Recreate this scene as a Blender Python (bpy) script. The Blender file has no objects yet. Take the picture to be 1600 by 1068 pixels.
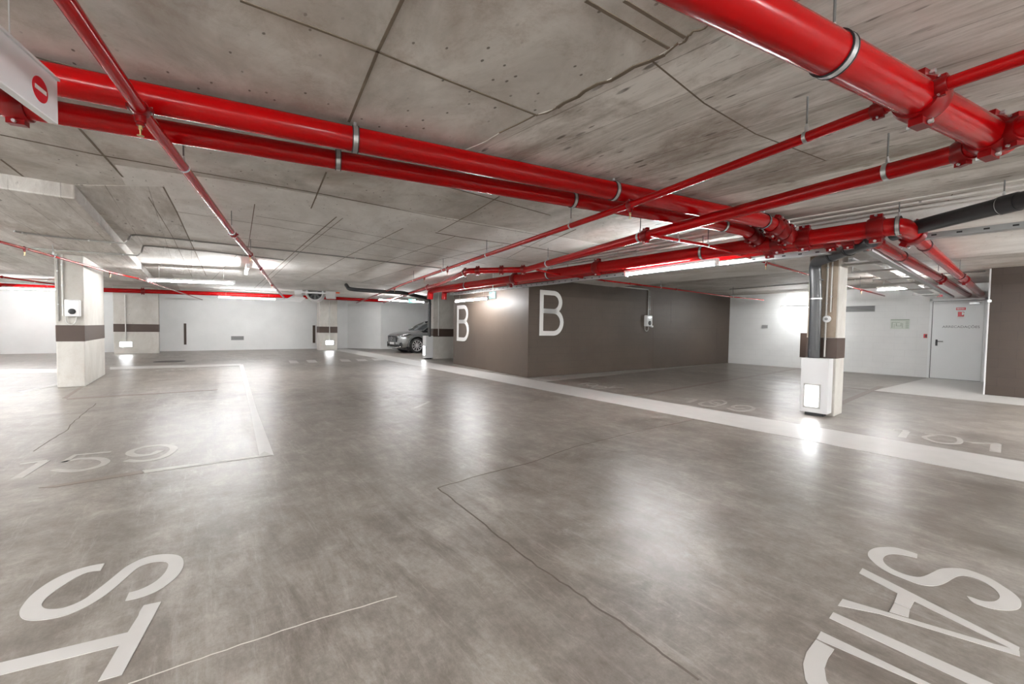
import bpy, bmesh, math, random
from math import sin, cos, pi, radians, atan, atan2, sqrt
from mathutils import Vector, Matrix

# ------------------------------------------------------------------ camera, world, exposure
scene = bpy.context.scene
COL = scene.collection
EYE = Vector((0.0, 0.0, 1.30))
FOCAL = 640.0                                   # focal length in pixels of a 1600 px wide frame
pitch, roll, yaw = atan(22 / 640.0), atan(.0153), atan(820 / 640.0)
FW = Vector((-sin(yaw) * cos(pitch), cos(yaw) * cos(pitch), -sin(pitch)))
R0 = Vector((cos(yaw), sin(yaw), 0)); U0 = R0.cross(FW)
RT = R0 * cos(roll) + U0 * sin(roll); UP = U0 * cos(roll) - R0 * sin(roll)
cd = bpy.data.cameras.new('camera'); cam = bpy.data.objects.new('camera', cd); COL.objects.link(cam)
cd.sensor_width = 36.0; cd.lens = 36.0 * FOCAL / 1600.0; cd.clip_start = .05; cd.clip_end = 200
mw = Matrix((RT, UP, -FW)).transposed().to_4x4(); mw.translation = EYE
cam.matrix_world = mw
scene.camera = cam
world = bpy.data.worlds.new('world'); scene.world = world; world.use_nodes = True
world.node_tree.nodes['Background'].inputs[0].default_value = (1, .98, .95, 1)
world.node_tree.nodes['Background'].inputs[1].default_value = .05
scene.view_settings.view_transform = 'Standard'; scene.view_settings.look = 'None'
scene.view_settings.gamma = 1.0; scene.view_settings.use_curve_mapping = False
scene.view_settings.exposure = 1.62
LAMP = 90.0                                     # radiance of the fluorescent tubes
LAMP_FILL = 195.0                               # unseen tubes added behind the camera, brighter to fill the light
BOXLAMP = 9.5                                  # radiance of the lit panels low on the pillars

# survey helpers: sight line through a point of the frame met with a level plane / a wall plane
def sight(px, py): return FW + RT * ((px - 800) / FOCAL) - UP * ((py - 534) / FOCAL)
def Z(px, py, z=0.0):
    d = sight(px, py); return EYE + d * ((z - EYE.z) / d.z)
def XP(px, py, x): d = sight(px, py); return EYE + d * (x / d.x)
def YP(px, py, y): d = sight(px, py); return EYE + d * (y / d.y)
def VP(px, py, p, q):                           # vertical plane through p and q
    n = Vector((-(q[1] - p[1]), q[0] - p[0], 0)); d = sight(px, py)
    return EYE + d * (n.dot(Vector((p[0], p[1], 0)) - Vector((0, 0, 0))) / n.dot(d))

# ------------------------------------------------------------------ materials
MATS = {}
def new_mat(name):
    m = bpy.data.materials.new(name); m.use_nodes = True; MATS[name] = m
    nt = m.node_tree; return m, nt, nt.nodes['Principled BSDF']
def N(nt, t, **kw):
    n = nt.nodes.new(t)
    for k, v in kw.items():
        if k in n.inputs.keys(): n.inputs[k].default_value = v
        else: setattr(n, k, v)
    return n
def plain(name, col, rough=.5, metal=0.0, spec=.5, coat=0.0, var=.0, vscale=8):
    m, nt, b = new_mat(name)
    b.inputs['Base Color'].default_value = (*col, 1); b.inputs['Roughness'].default_value = rough
    b.inputs['Metallic'].default_value = metal; b.inputs['Specular IOR Level'].default_value = spec
    b.inputs['Coat Weight'].default_value = coat; b.inputs['Coat Roughness'].default_value = .08
    if var:
        tc = N(nt, 'ShaderNodeTexCoord'); no = N(nt, 'ShaderNodeTexNoise', Scale=vscale, Detail=5.0)
        nt.links.new(tc.outputs['Object'], no.inputs['Vector'])
        mx = N(nt, 'ShaderNodeMix', data_type='RGBA')
        mx.inputs[6].default_value = (*[c * (1 - var) for c in col], 1); mx.inputs[7].default_value = (*[min(1, c * (1 + var)) for c in col], 1)
        nt.links.new(no.outputs['Fac'], mx.inputs[0]); nt.links.new(mx.outputs[2], b.inputs['Base Color'])
    return m
def ramp(nt, src, stops):
    r = N(nt, 'ShaderNodeValToRGB'); e = r.color_ramp.elements
    while len(e) < len(stops): e.new(.5)
    for i, (p, c) in enumerate(stops):
        e[i].position = p; e[i].color = (c, c, c, 1) if isinstance(c, float) else (*c, 1)
    nt.links.new(src, r.inputs[0]); return r.outputs[0]
def noise(nt, vec, scale, detail=6, rough=.6, dist=0.0):
    n = N(nt, 'ShaderNodeTexNoise', Scale=float(scale), Detail=float(detail), Roughness=rough, Distortion=float(dist))
    nt.links.new(vec, n.inputs['Vector']); return n.outputs['Fac']
def mapping(nt, rot=0.0, scale=(1, 1, 1), loc=(0, 0, 0)):
    tc = N(nt, 'ShaderNodeTexCoord'); mp = N(nt, 'ShaderNodeMapping')
    mp.inputs['Rotation'].default_value = (0, 0, rot); mp.inputs['Scale'].default_value = scale; mp.inputs['Location'].default_value = loc
    nt.links.new(tc.outputs['Object'], mp.inputs['Vector']); return mp.outputs[0]
def mixc(nt, f, a, b, mode='MIX'):
    m = N(nt, 'ShaderNodeMix', data_type='RGBA', blend_type=mode)
    for i, v in ((0, f), (6, a), (7, b)):
        if isinstance(v, (int, float)): m.inputs[i].default_value = v
        elif isinstance(v, tuple): m.inputs[i].default_value = (*v, 1)
        else: nt.links.new(v, m.inputs[i])
    return m.outputs[2]
def bump(nt, b, h, strength=.2, dist=.01):
    n = N(nt, 'ShaderNodeBump', Strength=strength, Distance=dist); nt.links.new(h, n.inputs['Height']); nt.links.new(n.outputs[0], b.inputs['Normal'])

def floor_mat():
    m, nt, b = new_mat('polished_concrete')
    v = mapping(nt); vs = mapping(nt, radians(-14), (.5, 2.2, 1))
    big = noise(nt, v, .38, 4, .55, .5); mid = noise(nt, v, 1.1, 12, .78, .35); st = noise(nt, vs, 1.7, 14, .82, .4); fine = noise(nt, v, 30, 6, .7); mott = noise(nt, v, 3.6, 10, .84, .2); swp = noise(nt, mapping(nt, radians(-22), (.35, 3.4, 1)), 3.0, 10, .85, .3)
    c1 = mixc(nt, ramp(nt, mid, [(.38, 0.0), (.62, 1.0)]), (.095, .077, .061), (.31, .282, .250))
    c2 = mixc(nt, ramp(nt, st, [(.37, 0.0), (.63, 1.0)]), (.125, .104, .085), (.345, .318, .288))
    c = mixc(nt, ramp(nt, big, [(.36, 0.0), (.64, 1.0)]), c1, c2)
    c = mixc(nt, ramp(nt, mott, [(.38, .5), (.56, .0)]), c, (.095, .077, .062))
    c = mixc(nt, ramp(nt, mott, [(.56, .0), (.70, .5)]), c, (.42, .395, .36))
    c = mixc(nt, ramp(nt, swp, [(.54, .0), (.68, .5)]), c, (.40, .375, .345))
    c = mixc(nt, ramp(nt, fine, [(.30, .45), (.48, 1.0)]), mixc(nt, 1.0, c, (.78, .76, .73), 'MULTIPLY'), c)
    nt.links.new(c, b.inputs['Base Color'])
    r = ramp(nt, st, [(.3, .27), (.72, .46)]); nt.links.new(r, b.inputs['Roughness'])
    b.inputs['Specular IOR Level'].default_value = .46
    bump(nt, b, st, .10, .006)
    return m
def conc(name, a, bb, stain=(.2, .16, .12), stain_amt=.5, rot=0.0, stretch=(1, 1, 1), holes=True, rough=.75, sc=1.3, specks=1.0, dim='3D'):
    m, nt, b = new_mat(name)
    v = mapping(nt, rot, stretch); vi = mapping(nt)
    n1 = noise(nt, v, sc, 9, .68, .6); n2 = noise(nt, vi, .55, 5, .6, .9); n3 = noise(nt, v, 14, 5, .7)
    c = mixc(nt, ramp(nt, n1, [(.34, 0.0), (.66, 1.0)]), a, bb)
    c = mixc(nt, ramp(nt, n2, [(.52, 0.0), (.74, stain_amt)]), c, stain)
    c = mixc(nt, ramp(nt, n3, [(.30, .75), (.46, 1.0)]), mixc(nt, 1.0, c, (.78, .75, .72), 'MULTIPLY'), c)
    if holes:
        vo = N(nt, 'ShaderNodeTexVoronoi', Scale=4.2, voronoi_dimensions=dim); nt.links.new(v, vo.inputs['Vector'])
        wn = noise(nt, v, 30, 2, .5)
        h = N(nt, 'ShaderNodeMath', operation='MULTIPLY_ADD'); nt.links.new(wn, h.inputs[0]); h.inputs[1].default_value = .07; nt.links.new(vo.outputs['Distance'], h.inputs[2])
        pm = ramp(nt, noise(nt, vi, 1.9, 3, .6), [(.47, .0), (.56, specks * .85)]); c = mixc(nt, mixc(nt, 1.0, ramp(nt, h.outputs[0], [(.07, 1.0), (.095, 0.0)]), pm, 'MULTIPLY'), c, (.085, .07, .055))
        gr = noise(nt, vi, 2.7, 12, .85, .3); c = mixc(nt, ramp(nt, gr, [(.50, 0.0), (.66, specks * .45)]), c, stain)
    nt.links.new(c, b.inputs['Base Color']); b.inputs['Roughness'].default_value = rough
    b.inputs['Specular IOR Level'].default_value = .3
    bump(nt, b, n1, .25, .01)
    return m
def boards_mat(name, rot, a, bb, stain, dark=1.0):
    m, nt, b = new_mat(name)
    v = mapping(nt, rot, (.45, 3.2, 1)); vv = mapping(nt, rot); n1 = noise(nt, v, 1.6, 10, .78, .4); n3 = noise(nt, v, 9, 6, .8); n2 = noise(nt, mapping(nt, rot, (.5, 1.0, 1)), 1.0, 8, .72, .5)
    se = N(nt, 'ShaderNodeSeparateXYZ'); nt.links.new(vv, se.inputs[0])
    w = N(nt, 'ShaderNodeMath', operation='MULTIPLY'); nt.links.new(se.outputs[1], w.inputs[0]); w.inputs[1].default_value = 1 / .36
    fl = N(nt, 'ShaderNodeMath', operation='FLOOR'); nt.links.new(w.outputs[0], fl.inputs[0])
    wn = N(nt, 'ShaderNodeTexWhiteNoise', noise_dimensions='1D'); nt.links.new(fl.outputs[0], wn.inputs['W'])
    ad = N(nt, 'ShaderNodeMath', operation='MULTIPLY_ADD'); nt.links.new(wn.outputs['Value'], ad.inputs[0]); ad.inputs[1].default_value = .20; nt.links.new(n1, ad.inputs[2])
    c = mixc(nt, ramp(nt, ad.outputs[0], [(.46, 0.0), (.72, 1.0)]), a, bb)
    c = mixc(nt, ramp(nt, n2, [(.50, 0.0), (.66, .75 * dark)]), c, stain)
    c = mixc(nt, ramp(nt, n3, [(.60, 0.0), (.70, .55 * dark)]), c, (.085, .07, .055))
    for sc, mp, lo, hi in ((3.2, (.45, 1.5, 1), .05, .085), (6.0, (.35, 1.6, 1), .04, .08)):
        vo = N(nt, 'ShaderNodeTexVoronoi', Scale=sc, voronoi_dimensions='2D'); nt.links.new(mapping(nt, rot, mp), vo.inputs['Vector'])
        pm = ramp(nt, noise(nt, mapping(nt, rot, (1, 1, 1), (sc, 0, 0)), 1.6, 3, .6), [(.48, .0), (.60, .8 * dark)]); c = mixc(nt, mixc(nt, 1.0, ramp(nt, vo.outputs['Distance'], [(lo, 1.0), (hi, 0.0)]), pm, 'MULTIPLY'), c, (.085, .07, .055))
    fr = N(nt, 'ShaderNodeMath', operation='FRACT'); nt.links.new(w.outputs[0], fr.inputs[0])
    j = ramp(nt, fr.outputs[0], [(.0, .8), (.02, .0), (.985, .0), (1.0, .8)])
    jn = mixc(nt, 1.0, j, ramp(nt, n2, [(.35, .1), (.6, 1.0)]), 'MULTIPLY')
    c = mixc(nt, jn, c, (.10, .08, .06))
    nt.links.new(c, b.inputs['Base Color']); b.inputs['Roughness'].default_value = .8; b.inputs['Specular IOR Level'].default_value = .25
    bump(nt, b, n1, .35, .012)
    return m
def wall_mat(name, col, dark, rough=.6, blocks=True, axis=0, mort=.8):
    m, nt, b = new_mat(name)
    tc = N(nt, 'ShaderNodeTexCoord'); se = N(nt, 'ShaderNodeSeparateXYZ'); cb = N(nt, 'ShaderNodeCombineXYZ')
    nt.links.new(tc.outputs['Object'], se.inputs[0]); nt.links.new(se.outputs[axis], cb.inputs[0]); nt.links.new(se.outputs[2], cb.inputs[1])
    n = noise(nt, tc.outputs['Object'], 1.2, 6, .6)
    c = mixc(nt, ramp(nt, n, [(.35, 0.0), (.65, 1.0)]), dark, col)
    nt.links.new(c, b.inputs['Base Color'])
    if blocks:
        br = N(nt, 'ShaderNodeTexBrick', Scale=1.0); nt.links.new(cb.outputs[0], br.inputs['Vector'])
        br.inputs['Brick Width'].default_value = .5; br.inputs['Row Height'].default_value = .2; br.inputs['Mortar Size'].default_value = .006
        br.inputs['Color1'].default_value = (1, 1, 1, 1); br.inputs['Color2'].default_value = (1, 1, 1, 1); br.inputs['Mortar'].default_value = (0, 0, 0, 1)
        bump(nt, b, br.outputs['Color'], .35, .006)
        c = mixc(nt, br.outputs['Fac'], c, mixc(nt, 1.0, c, (mort, mort, mort), 'MULTIPLY')); nt.links.new(c, b.inputs['Base Color'])
    b.inputs['Roughness'].default_value = rough
    return m
def glow(name, col, s):
    m, nt, b = new_mat(name)
    b.inputs['Base Color'].default_value = (.8, .8, .8, 1); b.inputs['Emission Color'].default_value = (*col, 1); b.inputs['Emission Strength'].default_value = s
    return m
M_FLOOR = floor_mat()
M_PAINT = plain('white_floor_paint', (.47, .455, .435), .42, var=.10, vscale=5)
M_WORN = plain('worn_floor_paint', (.36, .34, .315), .42, var=.22, vscale=16)
M_TAUPE = plain('taupe_floor_paint', (.17, .135, .11), .4, var=.12)
M_CRACK = plain('floor_joint', (.11, .09, .072), .8, var=.4, vscale=14)
M_SCRATCH = plain('pale_scratch', (.50, .46, .42), .6)
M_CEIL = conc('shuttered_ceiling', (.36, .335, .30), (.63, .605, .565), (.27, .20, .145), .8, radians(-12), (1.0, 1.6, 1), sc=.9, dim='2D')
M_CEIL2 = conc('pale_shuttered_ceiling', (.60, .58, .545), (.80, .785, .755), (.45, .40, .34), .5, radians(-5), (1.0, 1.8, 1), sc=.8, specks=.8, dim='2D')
M_BOARD = boards_mat('board_marked_concrete', radians(-6), (.38, .35, .31), (.68, .655, .615), (.20, .155, .115))
M_BOARD2 = boards_mat('board_marked_soffit', radians(0), (.50, .47, .435), (.74, .72, .685), (.32, .27, .22), .8)
M_SEAM = plain('formwork_seam', (.15, .118, .085), .9, var=.4, vscale=10)
M_COLUMN = conc('column_concrete', (.46, .44, .40), (.60, .58, .54), (.40, .34, .28), .4, 0, (1, 1, .6), rough=.6, specks=.8)
M_STAINED = conc('stained_column_concrete', (.27, .21, .155), (.42, .35, .28), (.20, .15, .11), .6, 0, (3, 3, .3), rough=.6)
M_WHITE = wall_mat('white_wall_paint', (.77, .77, .76), (.72, .72, .71), .55, True, 0, .95)
M_WHITEX = wall_mat('white_wall_paint_side', (.75, .75, .74), (.70, .70, .69), .55, False, 1)
M_BROWN = wall_mat('taupe_block_wall', (.092, .066, .048), (.074, .053, .038), .5, True, 1)
M_BROWNF = wall_mat('taupe_concrete_wall', (.088, .062, .045), (.074, .052, .038), .5, False, 0)
M_BROWNP = wall_mat('brown_wall_paint', (.048, .031, .021), (.040, .026, .018), .55, True, 0)
M_BAND = plain('brown_band_paint', (.062, .038, .027), .5, var=.1)
M_BANDL = plain('pale_band_paint', (.24, .20, .17), .5, var=.1)  # paler variant of the brown band colour
M_LETTER = plain('white_wall_lettering', (.80, .79, .77), .5)
M_RED = plain('red_pipe_enamel', (.36, .0008, .0018), .20, spec=.26, coat=.0)
M_REDF = plain('red_cast_fitting', (.20, .0008, .0016), .28, spec=.3, coat=.0, var=.12, vscale=20)
M_STEEL = plain('galvanised_steel', (.55, .56, .56), .35, metal=.9, var=.15, vscale=20)
M_ROD = plain('dull_threaded_rod', (.16, .16, .155), .5, metal=.5)
M_BRASS = plain('brass_sprinkler', (.55, .42, .20), .3, metal=.9)
M_RUBBER = plain('black_rubber', (.015, .015, .016), .6)
M_BLACK = plain('black_pvc', (.022, .022, .024), .38)
M_GREYP = plain('dark_grey_pvc', (.045, .047, .05), .32, spec=.6)
M_TRAY = plain('galvanised_tray', (.42, .43, .43), .45, metal=.6, var=.1)
def tray_mat():
    m, nt, b = new_mat('perforated_tray_sheet'); b.inputs['Metallic'].default_value = .6; b.inputs['Roughness'].default_value = .45
    tc = N(nt, 'ShaderNodeTexCoord'); se = N(nt, 'ShaderNodeSeparateXYZ'); nt.links.new(tc.outputs['Object'], se.inputs[0])
    def band(sock, k, lo, hi):
        a = N(nt, 'ShaderNodeMath', operation='MULTIPLY'); nt.links.new(sock, a.inputs[0]); a.inputs[1].default_value = k
        f = N(nt, 'ShaderNodeMath', operation='FRACT'); nt.links.new(a.outputs[0], f.inputs[0])
        g = N(nt, 'ShaderNodeMath', operation='LESS_THAN'); nt.links.new(f.outputs[0], g.inputs[0]); g.inputs[1].default_value = hi; return g.outputs[0]
    x = band(se.outputs[0], 5.0, 0, .22)
    d = N(nt, 'ShaderNodeMath', operation='SUBTRACT'); nt.links.new(se.outputs[2], d.inputs[0]); d.inputs[1].default_value = .03
    e = N(nt, 'ShaderNodeMath', operation='ABSOLUTE'); nt.links.new(d.outputs[0], e.inputs[0]); z = N(nt, 'ShaderNodeMath', operation='LESS_THAN'); nt.links.new(e.outputs[0], z.inputs[0]); z.inputs[1].default_value = .009
    q = N(nt, 'ShaderNodeMath', operation='MULTIPLY'); nt.links.new(x, q.inputs[0]); nt.links.new(z.outputs[0], q.inputs[1])
    nt.links.new(mixc(nt, q.outputs[0], (.42, .43, .43), (.05, .05, .05)), b.inputs['Base Color']); return m
M_PERF = tray_mat()
M_COND = plain('pale_grey_conduit', (.62, .61, .58), .5)
M_CONDD = plain('grey_conduit', (.30, .29, .27), .5)
M_PLAST = plain('white_plastic', (.80, .80, .80), .35)
M_CASE = plain('painted_cover_sheet', (.62, .62, .62), .4)
M_SIGNW = plain('white_sign_panel', (.74, .75, .76), .30)
M_SIGNR = plain('red_sign_paint', (.62, .018, .03), .35)
M_LAMPB = plain('lamp_housing', (.72, .72, .72), .4)
M_TUBE = glow('lit_tube', (.975, .99, 1), LAMP)
M_TUBEFILL = glow('fill_tube_unseen', (.975, .99, 1), LAMP_FILL)  # boosted glow for the fill tubes added out of view
M_PANEL = glow('lit_pillar_panel', (.95, .98, 1), BOXLAMP)
M_GREEN = glow('lit_exit_sign_green', (.05, .62, .52), .35)
M_EXITW = glow('lit_exit_sign_white', (.85, .98, 1), .8)
M_DOOR = plain('white_door_enamel', (.78, .79, .79), .4)
M_VENT = plain('grey_louvre', (.32, .32, .32), .5)
M_VDARK = plain('dark_slot', (.12, .12, .12), .7)
M_INK = plain('dark_ink', (.20, .21, .21), .6)
M_GINK = plain('faded_green_ink', (.34, .40, .33), .6)
M_PAPER = plain('plan_paper', (.62, .66, .60), .5)
M_ORANGE = plain('orange_box_plastic', (.75, .13, .03), .45)
M_CARP = plain('grey_car_paint', (.27, .275, .275), .22, metal=.75, coat=1.0)
M_CARB = plain('black_car_trim', (.015, .015, .016), .4)
M_GLASS = plain('tinted_glass', (.03, .035, .04), .06, spec=.8, coat=.5)
M_TYRE = plain('tyre_rubber', (.02, .02, .02), .75)
M_ALLOY = plain('alloy', (.62, .62, .63), .3, metal=.35)
M_CHROME = plain('chrome', (.75, .75, .75), .1, metal=1.0)
M_LENS = plain('headlamp_lens', (.35, .37, .4), .08, spec=.9)
M_PLATE = plain('number_plate', (.78, .78, .76), .4)
M_DRAIN = plain('cast_iron', (.07, .065, .06), .6)

# ------------------------------------------------------------------ mesh helpers
class MB:
    def __init__(s): s.v = []; s.f = []; s.m = []
    def add(s, vs, fs, mi=0):
        k = len(s.v); s.v += [tuple(p) for p in vs]; s.f += [tuple(i + k for i in f) for f in fs]; s.m += [mi] * len(fs); return s
    def obox(s, c, ax, ay, az, mi=0):           # centre and three half-axes
        c, ax, ay, az = map(Vector, (c, ax, ay, az))
        vs = [c + ax * i + ay * j + az * k for k in (-1, 1) for j in (-1, 1) for i in (-1, 1)]
        return s.add(vs, [(0, 2, 3, 1), (4, 5, 7, 6), (0, 1, 5, 4), (2, 6, 7, 3), (0, 4, 6, 2), (1, 3, 7, 5)], mi)
    def box(s, a, b, mi=0):
        c = [(a[i] + b[i]) / 2 for i in range(3)]; h = [abs(b[i] - a[i]) / 2 for i in range(3)]
        return s.obox(c, (h[0], 0, 0), (0, h[1], 0), (0, 0, h[2]), mi)
    def bar(s, p, q, w, h, mi=0, up=(0, 0, 1)):
        p, q = Vector(p), Vector(q); d = (q - p); L = d.length; d.normalize(); u = Vector(up); sd = d.cross(u)
        if sd.length < 1e-4: sd = d.cross(Vector((1, 0, 0)))
        sd.normalize(); u = sd.cross(d)
        return s.obox((p + q) / 2, d * L / 2, sd * w / 2, u * h / 2, mi)
    def prism(s, pts, off, mi=0):               # polygon extruded by the vector off
        pts = [Vector(p) for p in pts]; off = Vector(off); n = len(pts)
        return s.add(pts + [p + off for p in pts], [tuple(range(n))[::-1], tuple(range(n, 2 * n))] + [(i, (i + 1) % n, n + (i + 1) % n, n + i) for i in range(n)], mi)
    def tube(s, path, r, seg=16, mi=0, caps=True):
        path = [Vector(p) for p in path]; n = len(path); rs = r if isinstance(r, (list, tuple)) else [r] * n
        d = (path[1] - path[0]).normalized(); u = d.orthogonal().normalized(); vs = []
        for i, p in enumerate(path):
            t = (path[min(i + 1, n - 1)] - path[max(i - 1, 0)]).normalized()
            u = (u - t * u.dot(t)).normalized(); w = t.cross(u)
            vs += [p + (u * cos(2 * pi * k / seg) + w * sin(2 * pi * k / seg)) * rs[i] for k in range(seg)]
        fs = [(i * seg + k, i * seg + (k + 1) % seg, (i + 1) * seg + (k + 1) % seg, (i + 1) * seg + k) for i in range(n - 1) for k in range(seg)]
        if caps: fs += [tuple(range(seg))[::-1], tuple(range((n - 1) * seg, n * seg))]
        return s.add(vs, fs, mi)
    def lathe(s, c, axis, prof, seg=24, mi=0):  # prof: (distance along the axis, radius)
        c = Vector(c); a = Vector(axis).normalized()
        return s.tube([c + a * t for t, r in prof], [max(r, 1e-4) for t, r in prof], seg, mi) if all(prof[i][0] < prof[i + 1][0] for i in range(len(prof) - 1)) else s.revolve(c, a, prof, seg, mi)
    def revolve(s, c, a, prof, seg=24, mi=0):
        u = a.orthogonal().normalized(); w = a.cross(u); vs = []; n = len(prof)
        for t, r in prof: vs += [c + a * t + (u * cos(2 * pi * k / seg) + w * sin(2 * pi * k / seg)) * max(r, 1e-4) for k in range(seg)]
        fs = [(i * seg + k, i * seg + (k + 1) % seg, (i + 1) * seg + (k + 1) % seg, (i + 1) * seg + k) for i in range(n - 1) for k in range(seg)]
        return s.add(vs, fs, mi)
    def ring(s, c, axis, R, w, th, seg=28, mi=0, a0=0, a1=2 * pi):  # flat band round a pipe
        c = Vector(c); a = Vector(axis).normalized()
        return s.revolve(c, a, [(-w / 2, R), (-w / 2, R + th), (w / 2, R + th), (w / 2, R), (-w / 2, R)], seg, mi)
    def build(s, name, mat, parent=None, smooth=False, bevel=0.0):
        me = bpy.data.meshes.new(name); me.from_pydata(s.v, [], s.f); me.validate()
        mats = mat if isinstance(mat, (list, tuple)) else [mat]
        for m in mats: me.materials.append(m)
        for i, p in enumerate(me.polygons):
            if i < len(s.m): p.material_index = s.m[i]
        bm = bmesh.new(); bm.from_mesh(me); bmesh.ops.recalc_face_normals(bm, faces=bm.faces); bm.to_mesh(me); bm.free()
        o = bpy.data.objects.new(name, me); COL.objects.link(o)
        if parent is not None:
            o.parent = parent; W = parent_world(parent); me.transform(W.inverted())
        if smooth:
            me.shade_smooth() if hasattr(me, 'shade_smooth') else None
            for p in me.polygons: p.use_smooth = True
            try:
                me.set_sharp_from_angle(angle=radians(38))
            except Exception: pass
        if bevel:
            b = o.modifiers.new('bevel', 'BEVEL'); b.width = bevel; b.segments = 2; b.limit_method = 'ANGLE'
        return o
def parent_world(p):
    m = Matrix.Identity(4)
    while p is not None: m = Matrix.Translation(p.location) @ Matrix.Rotation(p.rotation_euler.z, 4, 'Z') @ m if p.type == 'EMPTY' else m; p = p.parent
    return m
def tag(o, label, cat=None, group=None, kind=None):
    if label: o['label'] = label
    if cat: o['category'] = cat
    if group: o['group'] = group
    if kind: o['kind'] = kind
    return o
def thing(name, label, cat, loc, group=None):
    o = bpy.data.objects.new(name, None); COL.objects.link(o); o.location = loc; o.empty_display_size = .1
    return tag(o, label, cat, group)
def fillet(pts, rad, n=6):
    pts = [Vector(p) for p in pts]; out = [pts[0]]
    for i in range(1, len(pts) - 1):
        a, b, c = pts[i - 1], pts[i], pts[i + 1]; r = min(rad, (a - b).length * .45, (c - b).length * .45)
        p, q = b + (a - b).normalized() * r, b + (c - b).normalized() * r
        for k in range(n + 1):
            t = k / n; out.append(p * (1 - t) ** 2 + b * 2 * t * (1 - t) + q * t * t)
    return out + [pts[-1]]
def smooth_closed(pts, sub=4):                  # closed curve through points; None-split corners kept with 'c' flags
    out = []; n = len(pts)
    for i in range(n):
        p0, p1, p2, p3 = (Vector((*pts[(i + k) % n][:2], 0)) for k in (-1, 0, 1, 2))
        if len(pts[i]) > 2: p0 = p1
        if len(pts[(i + 1) % n]) > 2: p3 = p2
        for k in range(sub):
            t = k / sub
            q = .5 * ((2 * p1) + (p2 - p0) * t + (2 * p0 - 5 * p1 + 4 * p2 - p3) * t * t + (3 * p1 - p0 - 3 * p2 + p3) * t ** 3)
            out.append((q.x, q.y))
    return out
def stroke(pts, w, z0, z1, mb, mi=0, closed=False):   # painted line of width w along floor points
    pts = [Vector((p[0], p[1], 0)) for p in pts]; n = len(pts); L = []; Rr = []
    for i, p in enumerate(pts):
        a = pts[(i - 1) % n] if closed or i > 0 else p; b = pts[(i + 1) % n] if closed or i < n - 1 else p
        d = (b - a).normalized(); s = Vector((-d.y, d.x, 0)) * w / 2
        L.append(p + s); Rr.append(p - s)
    m = n if closed else n - 1
    vs = [(p.x, p.y, z) for z in (z0, z1) for grp in (L, Rr) for p in grp]
    fs = []
    for i in range(m):
        j = (i + 1) % n
        fs += [(2 * n + i, 2 * n + j, 3 * n + j, 3 * n + i), (i, n + i, n + j, j), (i, j, 2 * n + j, 2 * n + i), (n + i, 3 * n + i, 3 * n + j, n + j)]
    mb.add(vs, fs, mi)
def curve_open(pts, sub=5):
    pts = [Vector((*p[:2], 0)) for p in pts]; out = []
    for i in range(len(pts) - 1):
        p0, p1, p2, p3 = pts[max(i - 1, 0)], pts[i], pts[i + 1], pts[min(i + 2, len(pts) - 1)]
        for k in range(sub):
            t = k / sub; out.append(.5 * ((2 * p1) + (p2 - p0) * t + (2 * p0 - 5 * p1 + 4 * p2 - p3) * t * t + (3 * p1 - p0 - 3 * p2 + p3) * t ** 3))
    out.append(pts[-1]); return [(q.x, q.y) for q in out]

# ------------------------------------------------------------------ the setting
ZC, ZD = 2.75, 2.60                              # slab soffit and the thickened bands round the pillars
def struct(name, mb, mat, **k):
    o = mb.build(name, mat, **k); o['kind'] = 'structure'; return o
X0, X1, Y0, Y1 = -24.3, 7.0, -9.0, 17.35
floor = struct('floor', MB().box((X0 - .3, Y0 - .3, -.2), (X1 + .3, Y1 + .3, 0)), M_FLOOR)
def paint(name, label, mb, mat):
    o = mb.build(name, mat, floor)
    if label: o['label'] = label
    return o
F1, F2 = -.002, .0025
def fpoly(mb, px, off=(0, 0), k=1.0, z1=F2, mi=0):
    pts = [Z(off[0] + p[0] / k, off[1] + p[1] / k) for p in px]
    mb.prism([(p.x, p.y, F1) for p in pts], (0, 0, z1 - F1), mi); return mb
def fstroke(mb, px, w, off=(0, 0), k=1.0, closed=False, sm=True):
    pts = [Z(off[0] + p[0] / k, off[1] + p[1] / k) for p in px]; pts = [(p.x, p.y) for p in pts]
    if sm and not closed: pts = curve_open(pts)
    if sm and closed: pts = smooth_closed(pts)
    stroke(pts, w, F1, F2, mb, 0, closed); return mb
# wide white walkway line and bay lines
paint('painted_line', 'wide white line along the driving lane', MB().box((-24.2, 5.83, F1), (6.9, 6.75, F2)), M_PAINT)
paint('painted_zone', 'white painted floor in front of the door', MB().prism([(-2.24, 12.2, F1), (6.9, 12.2, F1), (6.9, 17.33, F1), (-1.95, 17.33, F1)], (0, 0, F2 - F1)), M_PAINT)
mb = MB(); mb.prism([(-8.15, 6.95, F1), (-7.35, 6.8, F1), (-7.72, 17.2, F1)], (0, 0, F2 - F1))
paint('painted_strip', 'tapering white strip at the foot of the block wall', mb, M_WORN)
for a, b, w in (((-7.36, 6.8), (-7.70, 17.2), .07), ((-4.83, 6.8), (-5.24, 17.3), .10), ((-2.15, 8.4), (-2.33, 13.4), .11), ((-7.5, 12.2), (-2.3, 12.3), .06)):
    mb = MB(); stroke([a, b], w, F1, F2 - .0004, mb); paint('bay_line', None, mb, M_TAUPE)
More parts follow.
